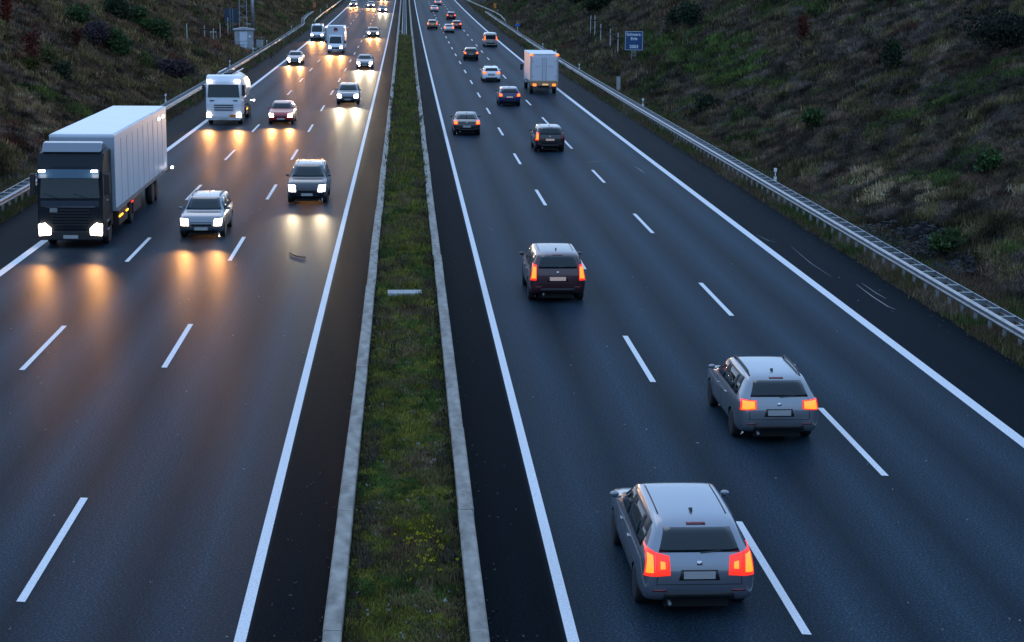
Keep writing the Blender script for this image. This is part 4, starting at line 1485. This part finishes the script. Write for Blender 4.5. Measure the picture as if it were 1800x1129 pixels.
car('grey_sedan', 'grey saloon with four front lamps lit, driving on the hard shoulder line', 'sedan', -12.50, 202.5, -1, (.16, .17, .19), 4.6, 1.82, 1.46, 'front', lamp='warm', fog=True, power=2.2)
car('slate_sedan', 'slate grey saloon with white headlights and fog lamps beside the median lane line', 'sedan', -4.43, 195.0, -1, (.13, .15, .18), 4.6, 1.84, 1.48, 'front', lamp='cool', fog=True, power=2.5)
car('brown_hatchback', 'dark brownish car with warm headlights next to the white box van', 'hatch', -4.95, 279.0, -1, (.07, .035, .025), 4.3, 1.82, 1.50, 'front', lamp='warm', power=3.0)
car('blue_sedan', 'distant blue car with white headlights beside the median line', 'sedan', -5.01, 405.0, -1, (.03, .035, .11), 4.5, 1.84, 1.46, 'front', lamp='cool', power=4.0)
car('far_hatchback', 'distant small car with glaring warm headlights in the middle lane', 'hatch', -8.29, 437.0, -1, (.20, .12, .16), 4.2, 1.80, 1.50, 'front', lamp='warm', power=4.0)
car('far_purple_car', 'distant dark purple car with glaring headlights beside the outer edge line', 'hatch', -12.73, 444.0, -1, (.06, .02, .07), 4.2, 1.84, 1.55, 'front', lamp='warm', power=4.0)
car('farthest_car', 'oncoming car at the very top edge whose headlights streak the middle lane', 'hatch', -6.0, 500.0, -1, (.10, .10, .11), 4.2, 1.80, 1.50, 'front', lamp='warm', power=4.0)

# --- white van far on the oncoming side
vn = car('white_van', 'white van with beacons on its roof and warm headlights on the outer lane', 'van', -13.1, 266.5, -1, (.66, .68, .72), 5.4, 2.0, 2.35, 'front', metal=0, lamp='warm', power=3.0, cat='van', wr=.35)
for sx in (-.55, .45):
    MB().lathe([(0, .09), (.13, .08), (.16, .03)], 'z', 10, (sx, 1.2, 2.33)).build('beacon', MAT['tail_off'], vn)


def lorry_wheels(root, ys, xs, r=.50):
    for y in ys:
        for x in xs:
            wheel(root, x, y, r, .30)


# --- big black lorry with white box body, front at d = 67.5
LX, LD = -12.75, 67.6
t = thing('box_lorry', 'big black cabbed lorry with long white box body and blazing headlights', 'lorry', (LX, LD, 0), math.pi)
# local: x right as the driver sees it, front at y = 0, body runs to negative y
blk = mat('lorry_black_paint', (.006, .010, .015), .5, 0, .2)
CW = 2.46
cp = [(-2.25, .62), (-2.25, 3.62), (-1.3, 3.70), (-.62, 3.58), (-.16, 3.12), (-.10, 2.95), (.00, 1.85), (.04, 1.5), (.06, .75), (.02, .42), (-.25, .36), (-.75, .36), (-.75, .62)]
MB().prism(cp, 'x', -CW / 2, CW / 2).build('cab', blk, t, bevel=.06)
wz = [(-.155, 3.00), (.008, 1.93)]
n_ = Vector((0, 1, .153)).normalized()
ws = MB()
for (xx) in ((-1.12, 1.12),):
    ws.add([(-1.12, -.005, 1.93), (1.12, -.005, 1.93), (1.06, -.105, 2.86), (-1.06, -.105, 2.86), (-1.12, .03, 1.93), (1.12, .03, 1.93), (1.06, -.075, 2.86), (-1.06, -.075, 2.86)],
           [(0, 1, 2, 3), (4, 5, 6, 7), (0, 1, 5, 4), (1, 2, 6, 5), (2, 3, 7, 6), (3, 0, 4, 7)])
ws.build('windscreen', MAT['glass'], t)
MB().add([(-1.14, .24, 2.72), (1.14, .24, 2.72), (1.14, -.06, 3.02), (-1.14, -.06, 3.02), (-1.14, .22, 2.69), (1.14, .22, 2.69), (1.14, -.08, 2.99), (-1.14, -.08, 2.99)], [(0, 1, 2, 3), (4, 5, 6, 7), (0, 1, 5, 4), (1, 2, 6, 5), (2, 3, 7, 6), (3, 0, 4, 7)]).build('sun_visor', mat('smoked_visor', (.04, .085, .12), .25, 0, .3), t)
MB().prism([(-2.3, 3.66), (-1.2, 3.98), (-.9, 3.96), (-.55, 3.62)], 'x', -1.12, 1.12).build('roof_deflector', paint('deflector_paint', (.10, .13, .16), .2), t, bevel=.05)
MB().box((0, .055, 1.72), (2.2, .04, .22)).build('bonnet_panel', mat('bonnet_grey', (.035, .045, .06), .5, 0, .3), t, bevel=.01)
gr = MB()
for k in range(6):
    gr.box((0, .075, .92 + .11 * k), (1.45, .05, .05))
gr.build('grille', MAT['black'], t)
MB().box((0, .07, .50), (2.36, .14, .34)).build('bumper', MAT['black'], t, bevel=.03)
MB().box((0, .085, 1.60), (1.9, .02, .025)).build('trim_strip', MAT['chrome'], t)
for x0 in (-.75, .35):
    MB().tube((x0, .045, 1.90), (x0 + .62, .03, 2.10), .014, n=5).build('wiper', MAT['black'], t)
MB().box((0, .15, .46), (.55, .02, .13)).build('number_plate', MAT['plate'], t)
MB().box((.62, .10, 1.48), (.28, .02, .16)).build('front_sticker', mat('sticker_grey', (.22, .23, .22), .5), t)
for sx in (-1, 1):
    MB().prism([(sx * .74, .54), (sx * 1.18, .50), (sx * 1.20, .94), (sx * .96, .98), (sx * .74, .78)], 'y', .02, .165).build('headlight', MAT['head_w'], t, bevel=.01)
    beam_lamp(t, (sx * 1.0, .30, .72), WARM, P_HEAD * .75)
    MB().box((sx * .98, .20, 2.98), (.24, .14, .07)).build('marker_lamp', MAT['marker'], t, bevel=.01)
    MB().box((sx * 1.40, -.12, 2.45), (.20, .16, .80)).box((sx * 1.29, -.16, 2.8), (.18, .05, .05)).build('mirror', MAT['black'], t, bevel=.03)
    MB().add([(sx * 1.236, -.42, 1.95), (sx * 1.236, -1.45, 1.95), (sx * 1.236, -1.45, 2.8), (sx * 1.236, -.55, 2.8), (sx * 1.20, -.42, 1.95), (sx * 1.20, -1.45, 1.95), (sx * 1.20, -1.45, 2.8), (sx * 1.20, -.55, 2.8)],
             [(0, 1, 2, 3), (4, 5, 6, 7), (0, 1, 5, 4), (1, 2, 6, 5), (2, 3, 7, 6), (3, 0, 4, 7)]).build('side_window', MAT['glass'], t)
    MB().box((sx * 1.245, -.95, 1.74), (.03, .32, .05)).build('door_handle', MAT['galv'], t)
    MB().box((sx * 1.18, -.95, .62), (.16, .5, .05)).box((sx * 1.18, -.95, .95), (.16, .5, .05)).build('step', MAT['galvdull'], t)
whitebox = noisy('box_panel', (.54, .57, .61), (.63, .66, .70), .6, .42, .03, 3, .5)
BL = 15.2
bx = MB().box((-.06 + .0, -2.55 - BL / 2, 2.60), (2.54, BL, 3.02)).build('box_body', whitebox, t, bevel=.03)
MB().box((-.06, -2.55 - BL / 2, 4.125), (2.40, BL - .1, .03)).build('box_roof', noisy('box_roof', (.78, .80, .83), (.84, .86, .88), .8, .4, .02, 3, .5), bx)
seams = MB()
for k in range(1, 10):
    for sx in (-1, 1):
        seams.box((-.06 + sx * 1.272, -2.55 - BL * k / 10, 2.5), (.012, .03, 2.7))
seams.build('panel_strip', mat('panel_strip_grey', (.36, .38, .41), .4, .3), bx)
MB().box((1.219, -2.55 - BL / 2, 1.16), (.03, BL, .16)).box((-1.339, -2.55 - BL / 2, 1.16), (.03, BL, .16)).build('lower_rail', MAT['galv'], bx)
MB().box((-.06, -2.52, 2.58), (2.5, .04, 2.86)).build('front_wall', mat('box_front_grey', (.30, .33, .37), .5), bx)
MB().box((-.06, -9.5, .78), (.9, 15.6, .34)).build('chassis', MAT['under'], t)
for sx, yy in ((-1, -4.4), (1, -4.4), (-1, -8.2), (1, -8.2)):
    MB().box((sx * 1.05 - .06, yy, .72), (.36, 2.2, .62)).build('side_guard', MAT['black'], t, bevel=.03)
for yy, ln in ((-3.6, .9), (-5.2, .5)):
    MB().box((-1.325, yy, .80), (.03, ln, .06)).build('side_marker', MAT['amber'], t)
    MB().box((1.225, yy, .80), (.03, ln, .06)).build('side_marker', MAT['amber'], t)
MB().box((-1.325, -6.6, .98), (.03, .45, .08)).build('side_marker', MAT['tail_red'], t)
for yy in (-15.2, -16.6):
    MB().box((-1.36, yy, 3.72), (.05, .5, .10)).build('roof_side_lamp', mat('warm_side_lamp', (.9, .8, .6), .4, emit=(1, .72, .5), estr=5), t)
MB().tube((-1.32, -16.9, 1.05), (-1.62, -17.1, 1.25), .025).build('marker_arm', MAT['black'], t)
MB().box((-1.64, -17.1, 1.27), (.09, .3, .09)).build('arm_lamp', MAT['marker'], t)
lorry_wheels(t, (-1.35, -7.0, -13.4, -14.7), (-1.08, .96))

# --- white tanker lorry, front at d = 123.6
t = thing('tanker_lorry', 'white tanker lorry with slatted white front and silver tank on the outer lane', 'lorry', (-12.55, 123.6, zr1(124)), math.pi)
wp = paint('tanker_white', (.66, .68, .72), 0, .4)
cp = [(-2.15, .62), (-2.15, 3.30), (-1.2, 3.42), (-.55, 3.34), (-.12, 3.02), (-.08, 2.82), (0, 1.9), (.05, 1.5), (.07, .75), (.02, .42), (-.3, .36), (-.7, .36), (-.7, .62)]
MB().prism(cp, 'x', -1.22, 1.22).build('cab', wp, t, bevel=.07)
MB().add([(-1.10, .0, 1.93), (1.10, .0, 1.93), (1.03, -.09, 2.80), (-1.03, -.09, 2.80), (-1.10, .035, 1.93), (1.10, .035, 1.93), (1.03, -.055, 2.80), (-1.03, -.055, 2.80)], [(0, 1, 2, 3), (4, 5, 6, 7), (0, 1, 5, 4), (1, 2, 6, 5), (2, 3, 7, 6), (3, 0, 4, 7)]).build('windscreen', MAT['glass'], t)
for k in range(3):
    MB().box((0, .085, 1.06 + .165 * k), (1.32, .05, .065)).build('grille_slot', MAT['black'], t)
for sx in (-1, 1):
    MB().box((sx * .80, .07, 1.70), (.30, .03, .07)).build('badge_recess', MAT['black'], t)
    MB().prism([(sx * .84, .56), (sx * 1.16, .54), (sx * 1.18, .86), (sx * .94, .88)], 'y', .03, .13).build('headlight', MAT['head_w'], t, bevel=.01)
    beam_lamp(t, (sx * 1.0, .26, .72), WARM, P_HEAD * 1.3)
    MB().box((sx * .96, .03, 3.06), (.34, .10, .15)).build('roof_lamp', MAT['marker'], t, bevel=.02)
    MB().box((sx * 1.37, -.1, 2.4), (.20, .16, .75)).box((sx * 1.27, -.12, 2.72), (.16, .05, .05)).build('mirror', MAT['black'], t, bevel=.03)
    MB().add([(sx * 1.226, -.40, 1.95), (sx * 1.226, -1.35, 1.95), (sx * 1.226, -1.35, 2.75), (sx * 1.226, -.52, 2.75), (sx * 1.19, -.4, 1.95), (sx * 1.19, -1.35, 1.95), (sx * 1.19, -1.35, 2.75), (sx * 1.19, -.52, 2.75)],
             [(0, 1, 2, 3), (4, 5, 6, 7), (0, 1, 5, 4), (1, 2, 6, 5), (2, 3, 7, 6), (3, 0, 4, 7)]).build('side_window', MAT['glass'], t)
MB().box((0, .08, .50), (2.3, .10, .30)).build('bumper', mat('bumper_white', (.5, .5, .5), .5), t, bevel=.03)
MB().box((0, .14, .44), (.54, .02, .12)).build('number_plate', MAT['plate'], t)
MB().box((-.62, .135, .66), (.42, .03, .18)).build('warning_board', mat('warning_orange', (.65, .16, .03), .5), t)
tk = MB()
tk.lathe([(-8.9, .25), (-8.8, .9), (-8.5, 1.14), (-2.9, 1.14), (-2.6, .9), (-2.5, .25)], 'y', 28, (0, 0, 2.15))
tank = tk.build('tank', paint('tank_white', (.60, .62, .66), .2, .3), t, smooth=True)
tank.data.polygons.foreach_set('use_smooth', [len(p.vertices) == 4 for p in tank.data.polygons])
MB().box((0, -5.6, 3.30), (.60, 5.6, .05)).build('walkway', MAT['galvdull'], tank)
for sx in (-1, 1):
    MB().tube((sx * .62, -2.9, 3.48), (sx * .62, -8.4, 3.48), .04).build('walkway_rail', MAT['marker'] if False else MAT['white'], tank)
for yy in (-3.6, -5.2, -6.8):
    MB().lathe([(0, .30), (.10, .30), (.12, .1)], 'z', 14, (0, yy, 3.32)).build('hatch', MAT['black'], tank)
MB().box((0, -5.2, .8), (1.0, 7.6, .34)).build('chassis', MAT['under'], t)
for sx in (-1, 1):
    MB().box((sx * 1.05, -4.3, .72), (.34, 1.8, .55)).build('side_guard', MAT['black'], t, bevel=.03)
    MB().box((sx * 1.235, -4.2, .85), (.03, .9, .06)).build('side_marker', MAT['amber'], t)
MB().box((-1.42, -7.8, 1.2), (.10, .4, .10)).box((-1.28, -7.8, 1.2), (.25, .05, .05)).build('arm_lamp', MAT['marker'], t)
lorry_wheels(t, (-1.3, -6.6, -7.9), (-1.02, 1.02))

# --- white box van with a round red emblem above the cab, front at d = 228
rt = thing('box_van', 'white box van with a round dark red emblem above its cab', 'van', (-8.88, 228.2, zr1(229)), math.pi)
V, F, bvh = car_body('van', 5.0, 2.02, 2.35, (1.6,), .35)
V = V + np.array((0, -2.5, 0))
keep = [f for f in F if min(V[i, 1] for i in f) > -2.3]
wv = paint('box_van_white', (.68, .70, .74), 0, .4)
MB().add(V, keep).build('cab', wv, rt, smooth=True)
vv = BVHTree.FromPolygons([tuple(p) for p in V], F)
frs = lambda a, b: (a, 3, b)
patch('windscreen', MAT['glass'], vv, [(-.80, 1.27), (.80, 1.27), (.72, 2.14), (-.72, 2.14)], (0, -1, 0), frs, rt, 6, 5)
patch('grille', MAT['black'], vv, [(-.45, .62), (.45, .62), (.5, .84), (-.5, .84)], (0, -1, 0), frs, rt, 5, 2)
for sx in (-1, 1):
    patch('headlight', MAT['head_w'], vv, [(sx * .86, .70), (sx * .56, .70), (sx * .60, .95), (sx * .88, .97)], (0, -1, 0), frs, rt, 3, 3, eps=.014)
    beam_lamp(rt, (sx * .72, .14, .8), WARM, P_HEAD * 3.4)
    MB().box((sx * 1.22, -.85, 1.45), (.24, .12, .38)).build('mirror', MAT['black'], rt, bevel=.03)
    patch('side_window', MAT['glass'], vv, [(-1.7, 1.28), (-.85, 1.28), (-1.1, 2.0), (-1.7, 2.0)], (-sx, 0, 0), lambda p, q, sx=sx: (sx * 3, p, q), rt, 3, 3)
MB().box((0, .03, .40), (.52, .02, .12)).build('number_plate', MAT['plate'], rt)
bb = MB().box((0, -3.9, 2.05), (2.36, 4.6, 2.75)).build('box_body', whitebox, rt, bevel=.04)
MB().box((0, -3.9, 3.43), (2.4, 4.64, .06)).build('box_roof', MAT['white'], bb, bevel=.02)
em = MB().lathe([(-.01, .27), (.02, .27)], 'y', 24, (0, -1.59, 2.98)).build('emblem', mat('emblem_red', (.16, .012, .02), .5), bb)
MB().prism([(-.20, -.20), (-.12, -.05), (0, -.10), (.12, -.05), (.20, -.20), (.0, -.26)], 'y', 0, .012).build('emblem_light_field', mat('emblem_pink', (.55, .28, .30), .5), em, loc=(0, -1.57, 2.98))
for sx in (-1, 1):
    MB().box((sx * 1.16, -1.62, 3.36), (.16, .06, .10)).build('marker_lamp', MAT['marker'], bb)
MB().box((-1.22, -2.3, 2.6), (.06, .5, .3)).build('side_lamp', MAT['marker'], bb)
MB().box((0, -3.6, .55), (1.0, 5.0, .3)).build('chassis', MAT['under'], rt)
wheel(rt, -.88, -.90, .35, .22); wheel(rt, .88, -.90, .35, .22); wheel(rt, -.88, -4.9, .35, .22); wheel(rt, .88, -4.9, .35, .22)

# --- white box lorry seen from behind, rear at d = 156.5
t = thing('rear_box_lorry', 'white box lorry seen from behind with double doors and red roof corner lamps', 'lorry', (12.25, 156.2, zr1(160)), R(0))
bx = MB().box((0, 4.0, 2.33), (2.5, 7.8, 2.40)).build('box_body', whitebox, t, bevel=.03)
MB().box((0, 4.0, 3.555), (2.52, 7.84, .05)).build('box_roof', MAT['white'], bx, bevel=.01)
for sx in (-1, 1):
    dr = MB().box((sx * .565, .075, 2.26), (1.02, .06, 2.06)).build('door', mat('lorry_door', (.60, .61, .64), .45), t, bevel=.01)
    for zz_ in (1.6, 2.9):
        MB().box((sx * 1.02, .035, zz_), (.10, .04, .07)).build('hinge', MAT['galvdull'], dr)
    MB().tube((sx * .16, .03, 1.3), (sx * .16, .03, 3.2), .02, n=6).build('lock_bar', MAT['galvdull'], dr)
    MB().box((sx * .55, .04, 2.45), (.5, .012, .06), ry=sx * .25).build('door_mark', mat('faded_print', (.38, .38, .42), .6), dr)
    MB().box((sx * 1.16, .03, 3.47), (.26, .07, .14)).build('corner_lamp', MAT['tail'], t)
    MB().box((sx * .86, -.05, .86), (.30, .08, .20)).build('tail_light', MAT['tail'], t, bevel=.01)
    MB().box((sx * 1.20, .09, 2.3), (.10, .06, 2.2)).build('door_post', mat('post_grey' , (.34, .34, .36), .5), t)
MB().box((0, .02, .99), (2.44, .16, .42)).build('tail_lift', mat('tail_lift_tan', (.34, .22, .12), .5), t, bevel=.02)
MB().box((.1, -.07, .90), (.52, .02, .14)).build('number_plate', mat('amber_glow_plate', (.7, .5, .25), .5, emit=(1, .5, .15), estr=.5), t)  # amber light put into the plate as its own glow, no plate lamp built
MB().box((0, .05, .60), (2.3, .10, .12)).build('underrun_bar', MAT['black'], t)
MB().box((0, 4.2, .75), (.9, 8, .3)).build('chassis', MAT['under'], t)
MB().prism([(8.0, .6), (8.0, 2.75), (9.6, 2.7), (10.0, 1.7), (10.05, .6)], 'x', -1.15, 1.15).build('cab', wp, t, bevel=.06)
for sx in (-1, 1):
    MB().box((sx * 1.42, 9.2, 1.95), (.24, .14, .55)).box((sx * 1.25, 9.25, 2.1), (.2, .05, .05)).build('mirror', MAT['black'], t, bevel=.03)
lorry_wheels(t, (1.7, 8.9), (-1.02, 1.02), .46)
